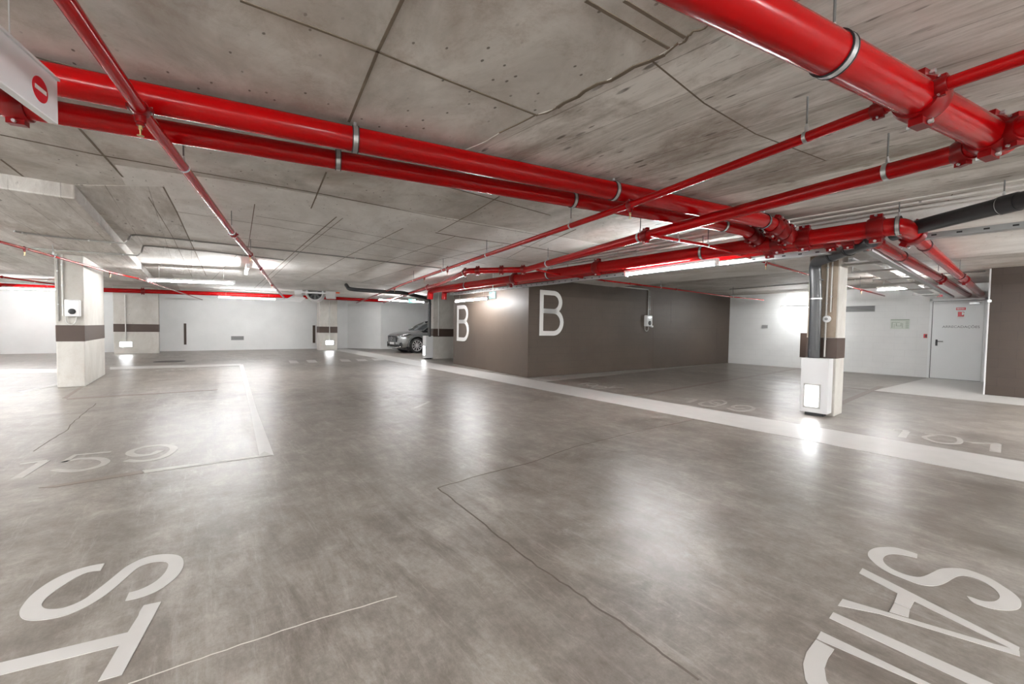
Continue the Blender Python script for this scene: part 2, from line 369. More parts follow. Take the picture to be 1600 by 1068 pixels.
# bay 159 on the left
mb = MB(); fpoly(mb, [(376, 569), (380, 569), (401, 640), (428, 711), (405, 712), (391, 640), (374, 571)]); paint('bay_line', 'long white side line of the left bays', mb, M_PAINT)
mb = MB(); fpoly(mb, [(405, 711), (413, 705), (426, 711), (227, 739), (222, 735)], z1=F2 + .0006); paint('bay_line', 'white half of the cross line of bay 159', mb, M_WORN)
mb = MB(); fpoly(mb, [(218, 735), (224, 739), (85, 761), (60, 762)]); paint('bay_line', 'brown half of the cross line of bay 159', mb, M_TAUPE)
mb = MB(); fpoly(mb, [(172, 573), (376, 568), (377, 571), (172, 577)]); paint('bay_line', 'thin white line across the far left bays', mb, M_PAINT)
mb = MB(); fpoly(mb, [(0, 577), (90, 576), (90, 582), (0, 584)]); paint('bay_line', 'white line left of the charging pillar', mb, M_PAINT)
mb = MB(); fpoly(mb, [(125, 604), (131, 604), (104, 622), (97, 622)]); paint('bay_line', 'short brown line at the foot of the charging pillar', mb, M_TAUPE)
mb = MB(); fpoly(mb, [(104, 622), (340, 608), (340, 609), (104, 624)]); paint('bay_line', 'thin worn line right of the charging pillar', mb, M_TAUPE)
mb = MB(); fpoly(mb, [(28, 612), (92, 598), (92, 601), (36, 614)]); paint('bay_line', 'white slanting line left of the charging pillar', mb, M_PAINT)
for k, (q, lab) in enumerate(zip([[(862, 187), (898, 187), (912, 199), (870, 199)], [(942, 185), (985, 184), (996, 195), (955, 197)], [(1098, 181), (1140, 182), (1152, 191), (1108, 191)],
          [(1172, 180), (1215, 180), (1230, 188), (1185, 189)], [(1245, 177), (1290, 177), (1308, 185), (1260, 187)], [(1318, 176), (1352, 176), (1366, 182), (1330, 183)]],
          ['first from the left', 'second', 'third', 'fourth', 'fifth', 'sixth'])):
    mb = MB(); fpoly(mb, q, (160, 500), 2.963); paint('painted_dash', None, mb, M_PAINT)
# numbers
o1 = (0, 640); k1 = 3.556
mb = MB(); fstroke(mb, [(110, 303), (262, 281)], .05, o1, k1, sm=False); fstroke(mb, [(250, 284), (92, 382)], .07, o1, k1, sm=False)
fstroke(mb, [(618, 233), (420, 250), (352, 292)], .05, o1, k1, sm=False); fstroke(mb, [(352, 292), (440, 272), (545, 270), (588, 285), (560, 310), (470, 333), (380, 340), (298, 334)], .06, o1, k1)
fstroke(mb, [(700, 281), (790, 285), (890, 268), (955, 232), (962, 208), (900, 197), (810, 206), (740, 225), (722, 243), (765, 254), (840, 248), (893, 226)], .065, o1, k1)
paint('painted_number', 'bay number 159', mb, M_WORN)
o2 = (1300, 600); k2 = 5.333
mb = MB(); fstroke(mb, [(510, 380), (640, 388)], .05, o2, k2, sm=False); fstroke(mb, [(622, 390), (582, 444)], .075, o2, k2, sm=False)
fstroke(mb, [(772, 408), (840, 416), (940, 425), (1040, 445), (1068, 470), (1045, 492), (960, 493), (860, 480), (770, 445), (800, 432), (860, 424)], .05, o2, k2)
fstroke(mb, [(1150, 487), (1385, 493)], .045, o2, k2, sm=False); fstroke(mb, [(1368, 494), (1358, 566)], .085, o2, k2, sm=False)
paint('painted_number', 'bay number 191', mb, M_WORN)
o3 = (1000, 560)
mb = MB(); fstroke(mb, [(378, 328), (480, 340)], .05, o3, k2, sm=False); fstroke(mb, [(466, 342), (395, 366)], .075, o3, k2, sm=False)
fstroke(mb, [(500, 372), (540, 360), (600, 358), (650, 370), (662, 385), (620, 396), (560, 395), (512, 386)], .055, o3, k2, True)
fstroke(mb, [(580, 352), (640, 345), (700, 352), (712, 368), (680, 380), (630, 380), (590, 368)], .05, o3, k2, True)
fstroke(mb, [(735, 412), (790, 432), (870, 436), (930, 426), (948, 410), (915, 396), (850, 388), (795, 390), (772, 400), (800, 412), (870, 414)], .055, o3, k2)
paint('painted_number', 'bay number 189', mb, M_WORN)
o4 = (800, 540)
mb = MB(); fstroke(mb, [(545, 325), (610, 312), (650, 308)], .06, o4, k2, sm=False)
fstroke(mb, [(625, 322), (650, 332), (700, 332), (712, 322), (680, 316)], .05, o4, k2, True); fstroke(mb, [(665, 348), (700, 336), (770, 338), (785, 348), (745, 353)], .05, o4, k2, True)
fstroke(mb, [(800, 355), (870, 345), (935, 352)], .06, o4, k2, sm=False); fstroke(mb, [(800, 355), (860, 330)], .05, o4, k2, sm=False)
paint('painted_number', 'bay number 187', mb, M_WORN)
mb = MB(); fstroke(mb, [(980, 73), (1020, 68), (1070, 68), (1080, 72), (1040, 76), (1000, 76)], .05, (0, 560), 4, True)
fstroke(mb, [(1120, 66), (1150, 72)], .06, (0, 560), 4, sm=False); fstroke(mb, [(1180, 70), (1220, 62)], .06, (0, 560), 4, sm=False); fstroke(mb, [(1240, 62), (1270, 65)], .06, (0, 560), 4, sm=False)
paint('painted_number', 'distant worn bay number', mb, M_WORN)
mb = MB(); fstroke(mb, [(505, 100), (560, 112)], .05, o3, k2, sm=False); fstroke(mb, [(590, 112), (640, 118)], .05, o3, k2, sm=False); fstroke(mb, [(670, 118), (740, 122)], .05, o3, k2, sm=False)
paint('painted_number', 'faint bay number near the far white wall', mb, M_WORN)
# big lettering
S1 = [(765, 188, 1), (735, 240, 1), (640, 252), (540, 300), (430, 370), (350, 430), (310, 475), (308, 502), (335, 520), (390, 524), (460, 515), (540, 488), (620, 448), (700, 390), (790, 320), (860, 262), (930, 208), (1020, 162), (1110, 132), (1200, 121), (1285, 125), (1330, 145), (1344, 185), (1330, 235), (1290, 288), (1220, 345), (1140, 395), (1050, 430), (985, 448), (917, 461, 1), (945, 402, 1), (1010, 385), (1080, 355), (1150, 312), (1203, 260), (1230, 212), (1226, 183), (1190, 174), (1130, 177), (1060, 195), (1000, 225), (930, 285), (840, 365), (740, 440), (620, 510), (500, 562), (380, 592), (260, 606), (185, 600), (150, 578), (143, 540), (165, 497), (220, 430), (300, 365), (390, 308), (500, 255), (600, 222), (690, 200)]
oa, ka = (0, 840), 4.684
paint('painted_letter', 'letter S at the lower left', fpoly(MB(), smooth_closed(S1, 3), oa, ka), M_PAINT)
paint('painted_letter', 'letter T at the lower left edge', fpoly(MB(), [(1052, 495), (1180, 468), (892, 1003), (718, 1052), (875, 787), (0, 1006), (-330, 1088), (-330, 1000), (0, 916), (935, 693), (1012, 572), (1020, 545)], oa, ka), M_PAINT)
ob, kb = (1240, 830), 4.444
S2 = [(860, 158, 1), (858, 186, 1), (800, 172), (720, 158), (660, 160), (627, 177), (622, 203), (645, 235), (700, 270), (780, 302), (860, 318), (910, 310), (960, 288), (1010, 264), (1060, 256), (1130, 256), (1200, 265), (1290, 295), (1380, 335), (1460, 385), (1530, 432), (1570, 472), (1582, 508), (1562, 538), (1510, 549), (1440, 546), (1370, 535), (1290, 512), (1240, 488), (1203, 450, 1), (1240, 460), (1290, 478), (1340, 488), (1395, 486), (1428, 465), (1427, 437), (1395, 400), (1330, 356), (1260, 325), (1200, 309), (1150, 309), (1110, 325), (1060, 355), (1010, 374), (940, 379), (860, 364), (760, 327), (670, 290), (590, 243), (538, 198), (515, 163), (528, 133), (570, 115), (620, 110), (700, 112), (790, 135)]
paint('painted_letter', 'letter S at the lower right', fpoly(MB(), smooth_closed(S2, 3), ob, kb), M_PAINT)
mb = MB(); fpoly(mb, [(478, 256), (455, 290), (720, 428), (1560, 838), (1568, 806)], ob, kb)
fpoly(mb, [(340, 470), (308, 515), (600, 574), (1572, 868), (1568, 832), (1340, 768)], ob, kb, z1=F2 + .0003)
fpoly(mb, [(724, 424), (838, 486), (808, 538), (700, 495)], ob, kb, z1=F2 + .0006); fpoly(mb, [(699, 499), (806, 543), (798, 598), (666, 558)], ob, kb, z1=F2 + .0006)
paint('painted_letter', 'letter A at the lower right', mb, M_PAINT)
paint('painted_letter', 'letter I at the lower right', fpoly(MB(), [(275, 562), (248, 602), (1225, 1062), (1500, 1192), (1600, 1156), (1390, 1062)], ob, kb), M_PAINT)
mb = MB(); fpoly(mb, [(190, 695), (160, 745), (880, 1062), (1100, 1165), (1200, 1170), (955, 1062)], ob, kb)
fpoly(mb, [(155, 753), (282, 820), (240, 880), (214, 950), (228, 1040), (280, 1110), (420, 1170), (620, 1215), (560, 1290), (330, 1240), (160, 1150), (82, 1030), (66, 920), (90, 840)], ob, kb, z1=F2 + .0003)
paint('painted_letter', 'letter D at the bottom right edge', mb, M_PAINT)
# joints and scratches in the floor
def wiggle(pts, amp, seed, n=7):
    rd = random.Random(seed); out = []
    for i in range(len(pts) - 1):
        a, b = Vector(pts[i]), Vector(pts[i + 1]); d = (b - a); s = Vector((-d.y, d.x)).normalized()
        for k in range(n): t = k / n; p = a + d * t + s * (rd.uniform(-amp, amp) if k else 0); out.append((p.x, p.y))
    out.append(tuple(pts[-1])); return out
for pts, w, amp, mat, lab, sd in (([(684, 762), (737, 803), (820, 870), (900, 925), (1000, 993), (1092, 1062)], .010, .007, M_CRACK, 'dark cracked joint running to the bottom edge', 1),
                        ([(684, 762), (750, 742), (830, 722), (900, 697), (990, 675), (1085, 655)], .008, .006, M_CRACK, 'thin joint running to the white line', 2),
                        ([(200, 1068), (330, 1022), (480, 972), (620, 931)], .005, .003, M_SCRATCH, 'pale straight scratch near the letter T', 3),
                        ([(648, 637), (671, 627)], .06, .01, M_WORN, 'short white paint mark in the lane', 4),
                        ([(52, 705), (100, 675), (125, 650), (150, 630)], .009, .012, M_CRACK, 'dark joint left of bay 159', 5)):
    mb = MB(); P = [tuple(Z(*p)[:2]) for p in pts]; stroke(wiggle(P, amp, sd), w, F1, .0012, mb); paint('floor_joint' if mat is M_CRACK else 'paint_mark', lab, mb, mat)
# floor drain cover
c = Z(265, 564.5); mb = MB(); mb.lathe((c.x, c.y, -.01), (0, 0, 1), [(0, .42), (.014, .42), (.016, .36)], 32)
dr = tag(mb.build('manhole_cover', M_DRAIN), 'round dark manhole cover set flush in the floor near the far left pillar', 'manhole cover')
mb = MB()
for k in range(-3, 4): mb.box((c.x - .3, c.y + k * .09 - .012, .004), (c.x + .3, c.y + k * .09 + .012, .008))
mb.build('grip_bar', M_DRAIN, dr)

# ceiling slab with its formwork marks and two thickened bands
mb = MB(); mb.box((X0 - .3, Y0 - .3, ZC), (X1 + .3, Y1 + .3, ZC + .3))
def cpoly(px, mi, dz, z=ZC):
    pts = [Z(*p, z) for p in px]; mb.prism([(p.x, p.y, z - dz) for p in pts], (0, 0, dz + .01), mi)
def wpoly(pts, mi, dz, z=ZC): mb.prism([(p[0], p[1], z - dz) for p in pts], (0, 0, dz + .01), mi)
E0 = Z(840, 180, ZC); E1 = Z(1060, 70, ZC); E2 = Z(1115, 28, ZC)
# rough board-marked field on the right, edge broken like the pour line
rd = random.Random(4); edge = []
for a, b in ((Z(690, 252, ZC), E0), (E0, E1), (E1, E2), (E2, Vector((.6, 1.75, ZC)))):
    for k in range(6):
        p = a.lerp(b, k / 6); edge.append((p.x + rd.uniform(-.012, .012), p.y + rd.uniform(-.02, .02)))
edge_line = list(edge)
pA = Z(1205, 330, ZC); pB = Z(800, 265, ZC)
wpoly(edge + [(7.0, 1.7), (7.0, 6.9), (-3.2, 6.9), (pB.x - .5, pB.y + 1.2)], 1, .004)
rd2 = random.Random(8); jag = []
for (x, y) in edge_line: jag.append((x, y)); 
jag2 = [((jag[i][0] + jag[i + 1][0]) / 2 + rd2.uniform(-.02, .02), (jag[i][1] + jag[i + 1][1]) / 2 + rd2.uniform(-.02, .02)) for i in range(len(jag) - 1)]
jj = [p for q in zip(jag, jag2 + [jag[-1]]) for p in q][:-1]
stroke(jj[8:-6], .011, ZC - .0052, ZC + .005, mb, 3); stroke(jj[14:24], .026, ZC - .0048, ZC + .005, mb, 3)
# pale field beyond the mains
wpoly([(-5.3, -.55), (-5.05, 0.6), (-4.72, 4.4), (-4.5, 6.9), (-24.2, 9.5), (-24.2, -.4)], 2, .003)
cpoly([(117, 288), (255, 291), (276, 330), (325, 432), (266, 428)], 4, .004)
def seam(px, w, z=ZC, d=.0045):
    pts = [Z(*p, z) for p in px]; stroke([(p.x, p.y) for p in pts], w, z - d, z + .005, mb, 3)
for px, w in (([(375, 0), (590, 80), (700, 125), (840, 180)], .022), ([(640, -25), (590, 80), (545, 190)], .024), ([(510, 268), (486, 325)], .02), ([(781, 306), (742, 330), (684, 362)], .018),
              ([(0, 74), (150, 113), (380, 170), (560, 214), (700, 247)], .02), ([(0, 210), (150, 241), (300, 267), (500, 302), (700, 342), (850, 368)], .016), ([(590, 262), (760, 308), (860, 336)], .014),
              ([(915, 0), (1045, 75)], .025), ([(975, 0), (1070, 58)], .025), ([(276, 330), (420, 352), (600, 383), (760, 412)], .016), ([(120, 196), (192, 276)], .022), ([(255, 291), (276, 330), (322, 430)], .022), ([(0, 248), (36, 275)], .02), ([(232, 307), (270, 370), (300, 432)], .012),
              ([(398, 318), (387, 392)], .014), ([(526, 338), (458, 395), (395, 452)], .02), ([(536, 340), (470, 392), (402, 455)], .012), ([(630, 356), (546, 398), (470, 440)], .018), ([(711, 369), (612, 405), (545, 430)], .018), ([(786, 382), (725, 396), (660, 412), (565, 441)], .018),
              ([(350, 368), (480, 384), (600, 400), (760, 422)], .012), ([(400, 337), (500, 352), (640, 378), (720, 392), (830, 410)], .016), ([(430, 428), (560, 441), (640, 449)], .012), ([(680, 363), (720, 370), (820, 384), (900, 398)], .05), ([(860, 366), (792, 403)], .014), ([(900, 358), (842, 384)], .014),
              ([(1020, 95), (1100, 160), (1180, 208), (1290, 250)], .016), ([(1490, 300), (1478, 318), (1492, 342)], .012), ([(330, 438), (370, 398)], .012), ([(190, 180), (320, 215), (450, 243)], .010)):
    seam(px, w * .68)
ceiling = struct('ceiling', mb, [M_CEIL, M_BOARD, M_CEIL2, M_SEAM, M_BOARD2])
d0 = Z(117, 311, ZD)
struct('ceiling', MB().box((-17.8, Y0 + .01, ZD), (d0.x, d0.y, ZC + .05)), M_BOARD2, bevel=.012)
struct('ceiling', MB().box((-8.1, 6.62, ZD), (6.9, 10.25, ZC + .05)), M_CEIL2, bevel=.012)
# plaster ridges left by the boards in front of the right band
for k, (y, h) in enumerate(((6.05, .016), (6.25, .024), (6.47, .03))):
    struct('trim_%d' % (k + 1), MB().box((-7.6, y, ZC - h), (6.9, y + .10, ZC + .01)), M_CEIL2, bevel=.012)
# walls
WT = .2
struct('wall_back', MB().box((X0 - WT, Y0, 0), (X0, 7.0, ZC)), M_WHITEX)
struct('wall_back', MB().prism([(X0, 7.0, 0), (-22.7, 8.35, 0), (-22.75, 8.6, 0), (X0 - WT, 7.2, 0)], (0, 0, ZC)), M_WHITEX)
struct('wall_back', MB().box((-22.9, 8.35, 0), (-22.7, Y1, ZC)), M_WHITEX)
struct('wall_far', MB().box((-22.9, Y1, 0), (X1, Y1 + WT, ZC)), M_WHITE)
struct('wall_left', MB().box((X0, Y0 - WT, 0), (X1, Y0, ZC)), M_WHITE)
struct('wall_right', MB().box((X1, Y0, 0), (X1 + WT, Y1, ZC)), M_WHITEX)
CB = (-8.2, 6.94); CR = (-7.77, 17.34); CL = (-12.72, 7.29)
dirL = Vector((CL[0] - CB[0], CL[1] - CB[1], 0)).normalized(); dirR = Vector((CR[0] - CB[0], CR[1] - CB[1], 0)).normalized()
wall_block = struct('wall_center', MB().prism([(*CB, 0), (*CR, 0), (CR[0] - .4, CR[1], 0), (CB[0] - .4, CB[1] + .35, 0)], (0, 0, ZC)), M_BROWN)
wall_front = struct('wall_front', MB().prism([(*CL, 0), (CB[0] - .004, CB[1] - .004, 0), (CB[0] - .01, CB[1] + .3, 0), (CL[0], CL[1] + .3, 0)], (0, 0, ZD)), M_BROWNF)
struct('wall_side', MB().box((CL[0], CL[1] + .3, 0), (CL[0] + .25, Y1 - .01, ZC)), M_WHITEX)
struct('wall_side', MB().box((-.66, 13.65, 0), (6.95, 13.9, ZC)), M_BROWNP)
struct('trim_4', MB().box((-.685, 13.64, 0), (-.66, 13.90, ZC - .01)), M_CASE)
# form lines and tie holes on the painted walls
for (p, q) in (((763, 463), (766, 502)), ((793, 452), (795, 512)),):
    pass
def onL(px, py, off=.0): p = VP(px, py, CB, CL); return p + Vector((-dirL.y, dirL.x, 0)) * off
def onR(px, py, off=.0): p = VP(px, py, CB, CR); return p + Vector((dirR.y, -dirR.x, 0)) * off
nL = Vector((dirL.y, -dirL.x, 0)); nL = nL if nL.y < 0 else -nL
nR = Vector((dirR.y, -dirR.x, 0)); nR = nR if nR.x > 0 else -nR
M_GROOVE = plain('paint_groove', (.075, .055, .042), .6)
mb = MB()
for a, b in (((794, 456), (795, 512)), ((753, 512), (795, 512)), ((757, 513), (758, 566)), ((742, 516), (743, 566))):
    mb.bar(VP(*a, CB, CL) + nL * .0005, VP(*b, CB, CL) + nL * .0005, .008, .004, 0, nL)
mb.build('form_line', M_GROOVE, wall_front)
mb = MB()
for a, b in (((1021, 466), (1020, 576)), ((1049, 463), (1048, 510)), ((1080, 465), (1079, 508)), ((1120, 512), (1119, 566)), ((1020, 513), (1136, 513)), ((838, 460), (1030, 469))):
    mb.bar(VP(*a, CB, CR) + nR * .0005, VP(*b, CB, CR) + nR * .0005, .012, .004, 0, nR)
for a in ((1049, 502), (1079, 502), (1094, 502), (1029, 542), (1065, 541), (1079, 541), (1121, 503)):
    c = VP(*a, CB, CR); mb.lathe(c, nR, [(0, .022), (.003, .022)], 10)
mb.build('form_line', M_GROOVE, wall_block)
def letter_B(base_pt, along, up, w, h, t, nrm):
    # outline of a B in local (u along, v up)
    mb = MB(); th = .012
    def P(u, v): return base_pt + along * u + up * v
    mb.prism([P(0, 0), P(t, 0), P(t, h), P(0, h)], nrm * th)
    def bowl(v0, v1, wd):
        n = 14; r = (v1 - v0) / 2; cx = wd - r; outer = [(0, v1)]; inner = [(0, v1 - t)]
        rr = r - t
        for k in range(n + 1):
            a = pi / 2 - pi * k / n; outer.append((cx + cos(a) * r, (v0 + v1) / 2 + sin(a) * r)); inner.append((cx + cos(a) * max(rr + 0 * t, .01) * 1.0, (v0 + v1) / 2 + sin(a) * rr))
        outer.append((0, v0)); inner.append((0, v0 + t))
        for i in range(len(outer) - 1):
            mb.prism([P(*outer[i]), P(*outer[i + 1]), P(*inner[i + 1]), P(*inner[i])], nrm * (th * .999))
    mid = h * .545
    bowl(0, mid + t * .5, w); bowl(mid - t * .5, h, w * .93)
    return mb
a = VP(843, 523.5, CB, CR); u = dirR; 
o = letter_B(VP(842.5, 524, CB, CR) - nR * .002, dirR, Vector((0, 0, 1)), .86, 1.22, .125, nR).build('painted_letter', M_LETTER, wall_block); o['label'] = 'large white letter B on the long block wall'
o = letter_B(VP(714, 532, CB, CL) - nL * .002, -dirL, Vector((0, 0, 1)), .88, 1.22, .125, nL).build('painted_letter', M_LETTER, wall_front); o['label'] = 'large white letter B on the short taupe wall'
# far door
D0, D1, DT = -1.93, -.93, 2.27
door = struct('door_1', MB().box((D0, Y1 - .03, .01), (D1, Y1 + .02, DT)), M_DOOR, bevel=.004)
mb = MB(); mb.box((D0 - .07, Y1 - .045, 0), (D0 - .01, Y1 + .02, DT + .07)); mb.box((D1 + .01, Y1 - .045, 0), (D1 + .07, Y1 + .02, DT + .07)); mb.box((D0 - .07, Y1 - .045, DT + .01), (D1 + .07, Y1 + .02, DT + .07))
mb.build('door_frame', M_DOOR, door, bevel=.004)
mb = MB(); mb.box((D0 - .008, Y1 - .036, .01), (D0 + .002, Y1 - .028, DT)); mb.box((D0, Y1 - .036, DT), (D1, Y1 - .028, DT + .008)); mb.box((D0, Y1 - .036, 0), (D1, Y1 - .028, .012)); mb.build('door_gap', M_VDARK, door)
hp = YP(1463, 535, Y1 - .03); mb = MB(); mb.box((hp.x - .02, Y1 - .045, hp.z - .09), (hp.x + .025, Y1 - .028, hp.z + .09)); mb.build('lock_plate', M_BLACK, door, bevel=.004)
mb = MB(); mb.tube(fillet([(hp.x, Y1 - .03, hp.z + .04), (hp.x, Y1 - .085, hp.z + .04), (hp.x + .14, Y1 - .085, hp.z + .04)], .02), .010, 10); mb.build('door_handle', M_BLACK, door, smooth=True)
cp = YP(1525, 473.5, Y1 - .05); mb = MB(); mb.box((cp.x - .12, Y1 - .09, cp.z - .03), (cp.x + .08, Y1 - .03, cp.z + .03)); mb.bar((cp.x - .09, Y1 - .07, cp.z + .05), (cp.x + .12, Y1 - .10, cp.z + .05), .02, .014); o = mb.build('door_closer', M_STEEL, door, bevel=.004); o['label'] = 'grey metal door closer'
def text(name, body, mat, origin, along, upv, size, parent=None, depth=.002, align='CENTER'):
    cu = bpy.data.curves.new(name, 'FONT'); cu.body = body; cu.size = size; cu.extrude = depth; cu.align_x = align; cu.align_y = 'CENTER'
    ob = bpy.data.objects.new(name + '_tmp', cu); COL.objects.link(ob); bpy.context.view_layer.update()
    me = bpy.data.meshes.new_from_object(ob.evaluated_get(bpy.context.evaluated_depsgraph_get()))
    bpy.data.objects.remove(ob); bpy.data.curves.remove(cu)
    al, u = Vector(along).normalized(), Vector(upv).normalized(); m = Matrix((al, u, al.cross(u))).transposed().to_4x4(); m.translation = Vector(origin)
    me.transform(m); me.materials.clear(); me.materials.append(mat); me.name = name
    o = bpy.data.objects.new(name, me); COL.objects.link(o)
    if parent is not None: o.parent = parent; me.transform(parent_world(parent).inverted())
    return o
tp = YP(1501, 510.5, Y1 - .031); text('painted_lettering', 'ARRECADA\u00c7\u00d5ES', M_INK, tp, (1, 0, 0), (0, 0, 1), .095, door)['label'] = 'grey lettering ARRECADA\u00c7\u00d5ES'
# objects on the far wall
def sign(name, label, cat, x0, x1, z0, z1, mats, y=Y1, th=.012):
    o = MB().box((x0, y - th, z0), (x1, y + .001, z1)).build(name, mats, bevel=.002); return tag(o, label, cat)
a, b = YP(1391.5, 498.5, Y1), YP(1421, 514, Y1)
pl = sign('evacuation_plan', 'pale green evacuation plan panel on the far white wall, left of the door', 'sign', a.x, b.x, b.z, a.z, M_PAPER)
mb = MB(); w = b.x - a.x; h = a.z - b.z; y = Y1 - .013
mb.box((a.x + .01, y - .002, a.z - .035), (b.x - .01, y + .001, a.z - .005))
for k in range(7): mb.box((b.x - .09, y - .002, b.z + .03 + k * .032), (b.x - .02, y + .001, b.z + .045 + k * .032))
for (u0, v0, u1, v1) in ((.08, .12, .12, .7), (.08, .66, .5, .7), (.3, .3, .34, .6), (.34, .3, .55, .34), (.55, .3, .58, .66), (.62, .12, .65, .6), (.2, .12, .22, .5)): mb.box((a.x + u0 * w, y - .002, b.z + v0 * h), (a.x + u1 * w, y + .001, b.z + v1 * h))
mb.build('plan_drawing', M_GINK, pl)
c = YP(1446.3, 524.5, Y1); o = MB().box((c.x - .04, Y1 - .04, c.z - .06), (c.x + .035, Y1 + .001, c.z + .055)).build('alarm_call_point', M_SIGNR, bevel=.005); tag(o, 'small red fire alarm call point beside the white door', 'alarm button'); MB().box((c.x - .002, Y1 - .044, c.z - .04), (c.x + .03, Y1 - .038, c.z + .04)).build('glass_pane', M_BLACK, o)
mb = MB(); a, b = YP(1494, 480.3, Y1 - .03), YP(1509, 484, Y1 - .03); dy = Y1 - .03
o = MB().box((a.x, dy - .006, b.z), (b.x, dy + .001, a.z)).build('safety_sign', M_SIGNR, bevel=.001); tag(o, 'narrow red safety sign with white wording, upper of two signs on the white door', 'sign')
mb = MB()
for k in range(8): mb.box((a.x + .02 + k * (b.x - a.x - .04) / 8, dy - .008, (a.z + b.z) / 2 - .012), (a.x + .02 + (k + .6) * (b.x - a.x - .04) / 8, dy - .005, (a.z + b.z) / 2 + .012))
mb.build('wording', M_LETTER, o)
a, b = YP(1496, 486.5, Y1 - .03), YP(1507, 497, Y1 - .03)
o = MB().box((a.x, dy - .006, b.z), (b.x, dy + .001, a.z)).build('safety_sign', M_LETTER, bevel=.001); tag(o, 'square red and white fire pictogram sign, lower of two signs on the white door', 'sign')
MB().box((a.x + .01, dy - .008, b.z + .05), (b.x - .01, dy - .005, a.z - .008)).build('red_field', M_SIGNR, o)
mb = MB(); mb.box((a.x + .09, dy - .010, b.z + .09), (a.x + .12, dy - .007, a.z - .03)); mb.box((a.x + .12, dy - .010, b.z + .12), (a.x + .16, dy - .007, b.z + .15)); mb.lathe((a.x + .105, dy - .007, a.z - .035), (0, -1, 0), [(0, .018), (.003, .018)], 12); mb.build('pictogram', M_LETTER, o)
a, b = YP(1464, 460.3, Y1), YP(1473, 463.3, Y1); sign('warning_label', 'tiny red label high on the wall above the white door', 'label', a.x, b.x, b.z, a.z, M_SIGNR)
a, b = YP(1191, 507.5, Y1), YP(1199.5, 512.5, Y1); o = sign('junction_box', 'small grey rectangular box on the far white wall, left of the lit tube', 'junction box', a.x, b.x, b.z, a.z, M_VENT, th=.04); MB().box((a.x + .02, Y1 - .046, b.z + .05), (b.x - .02, Y1 - .039, b.z + .055)).build('lid_seam', M_VDARK, o)
def vent(label, mb, x0, x1, z0, z1, axis, at_, sgn, nl):
    o = thing('air_vent', label, 'vent', ((x0 + x1) / 2, at_, z0) if axis == 'x' else (at_, (x0 + x1) / 2, z0))
    def bx(u0, u1, w0, w1, d0, d1): 
        m = MB(); return m.box((u0, at_ + sgn * d0, w0), (u1, at_ + sgn * d1, w1)) if axis == 'x' else m.box((at_ + sgn * d0, u0, w0), (at_ + sgn * d1, u1, w1))
    bx(x0, x1, z0, z1, -.002, .006).build('backing', M_VDARK, o)
    f = MB()
    for (u0, u1, w0, w1) in ((x0, x1, z0, z0 + .015), (x0, x1, z1 - .015, z1), (x0, x0 + .015, z0, z1), (x1 - .015, x1, z0, z1)): f.v, f.f, f.m = f.v, f.f, f.m; g = bx(u0, u1, w0, w1, 0, .025); f.add(g.v, g.f)
    f.build('frame', M_VENT, o)
    l = MB()
    for k in range(nl):
        w0 = z0 + .02 + (z1 - z0 - .04) * k / nl; g = bx(x0 + .01, x1 - .01, w0, w0 + (z1 - z0 - .04) / nl * .55, .004, .02); l.add(g.v, g.f)
    l.build('louvres', M_VENT, o); return o
a, b = YP(1318, 478.5, Y1), YP(1367, 486.5, Y1); vent('long grey louvred vent high on the far white wall behind the box pillar', None, a.x, b.x, b.z, a.z, 'x', Y1, -1, 6)
a, b = XP(361, 525, X0), XP(381, 531, X0); vent('small grey louvred vent low on the back wall between the two brown bars', None, a.y, b.y, b.z, a.z, 'y', X0, 1, 4)
def bar_on_wall(label, px, x):
    a, b = XP(px[0], px[1], x), XP(px[2], px[3], x); o = MB().box((x - .001, a.y, b.z), (x + .02, b.y, a.z)).build('bumper_strip', M_BAND, bevel=.004); tag(o, label, 'wall strip')
bar_on_wall('upright brown strip on the back wall beside the wide far pillar', (287, 505, 291.5, 538), X0)
bar_on_wall('upright brown strip on the back wall beside the slim far pillar', (488.5, 508, 492.5, 535.5), X0)
a, b = YP(1251, 520, Y1), YP(1256, 558, Y1); o = MB().box((a.x, Y1 - .02, b.z), (b.x + .1, Y1 + .001, a.z)).build('bumper_strip', M_BAND, bevel=.004); tag(o, 'upright brown strip on the far white wall behind the box pillar', 'wall strip')

# ------------------------------------------------------------------ pillars
def pillar(label, x0, x1, y0, y1, zt, side=M_COLUMN, band=(.90, 1.22)):
    o = thing('concrete_pillar', label, 'pillar', ((x0 + x1) / 2, (y0 + y1) / 2, 0), 'concrete pillars')
    MB().box((x0, y0, -.002), (x1, y1, zt + .002)).build('shaft', side, o, bevel=.015)
    mb = MB(); e = .003
    mb.box((x0 - e, y0 - e, band[0]), (x1 + e, y1 + e, band[1]))
    mb.build('painted_band', M_BAND, o, bevel=.004)
    return o
pillar('long pale concrete pillar with a wall charger, near left', -14.05, -11.7, -2.09, -1.70, ZD)
pillar('wide concrete pillar with brown band and low lit panel, far left', -23.4, -22.8, -2.5, -1.12, ZC)
pillar('slim concrete pillar with brown band and low lit panel in front of the back wall', -23.2, -22.6, 5.13, 6.0, ZC)
pillar('concrete pillar between the grey car and the short taupe wall', -15.4, -14.92, 7.62, 8.75, ZC)
o = pillar('stained concrete pillar with drain pipe and white box, right', -2.30, -1.90, 7.85, 8.28, ZD)
MB().box((-2.285, 7.842, 1.225), (-1.92, 7.851, ZD - .01)).build('stained_face', M_STAINED, o)
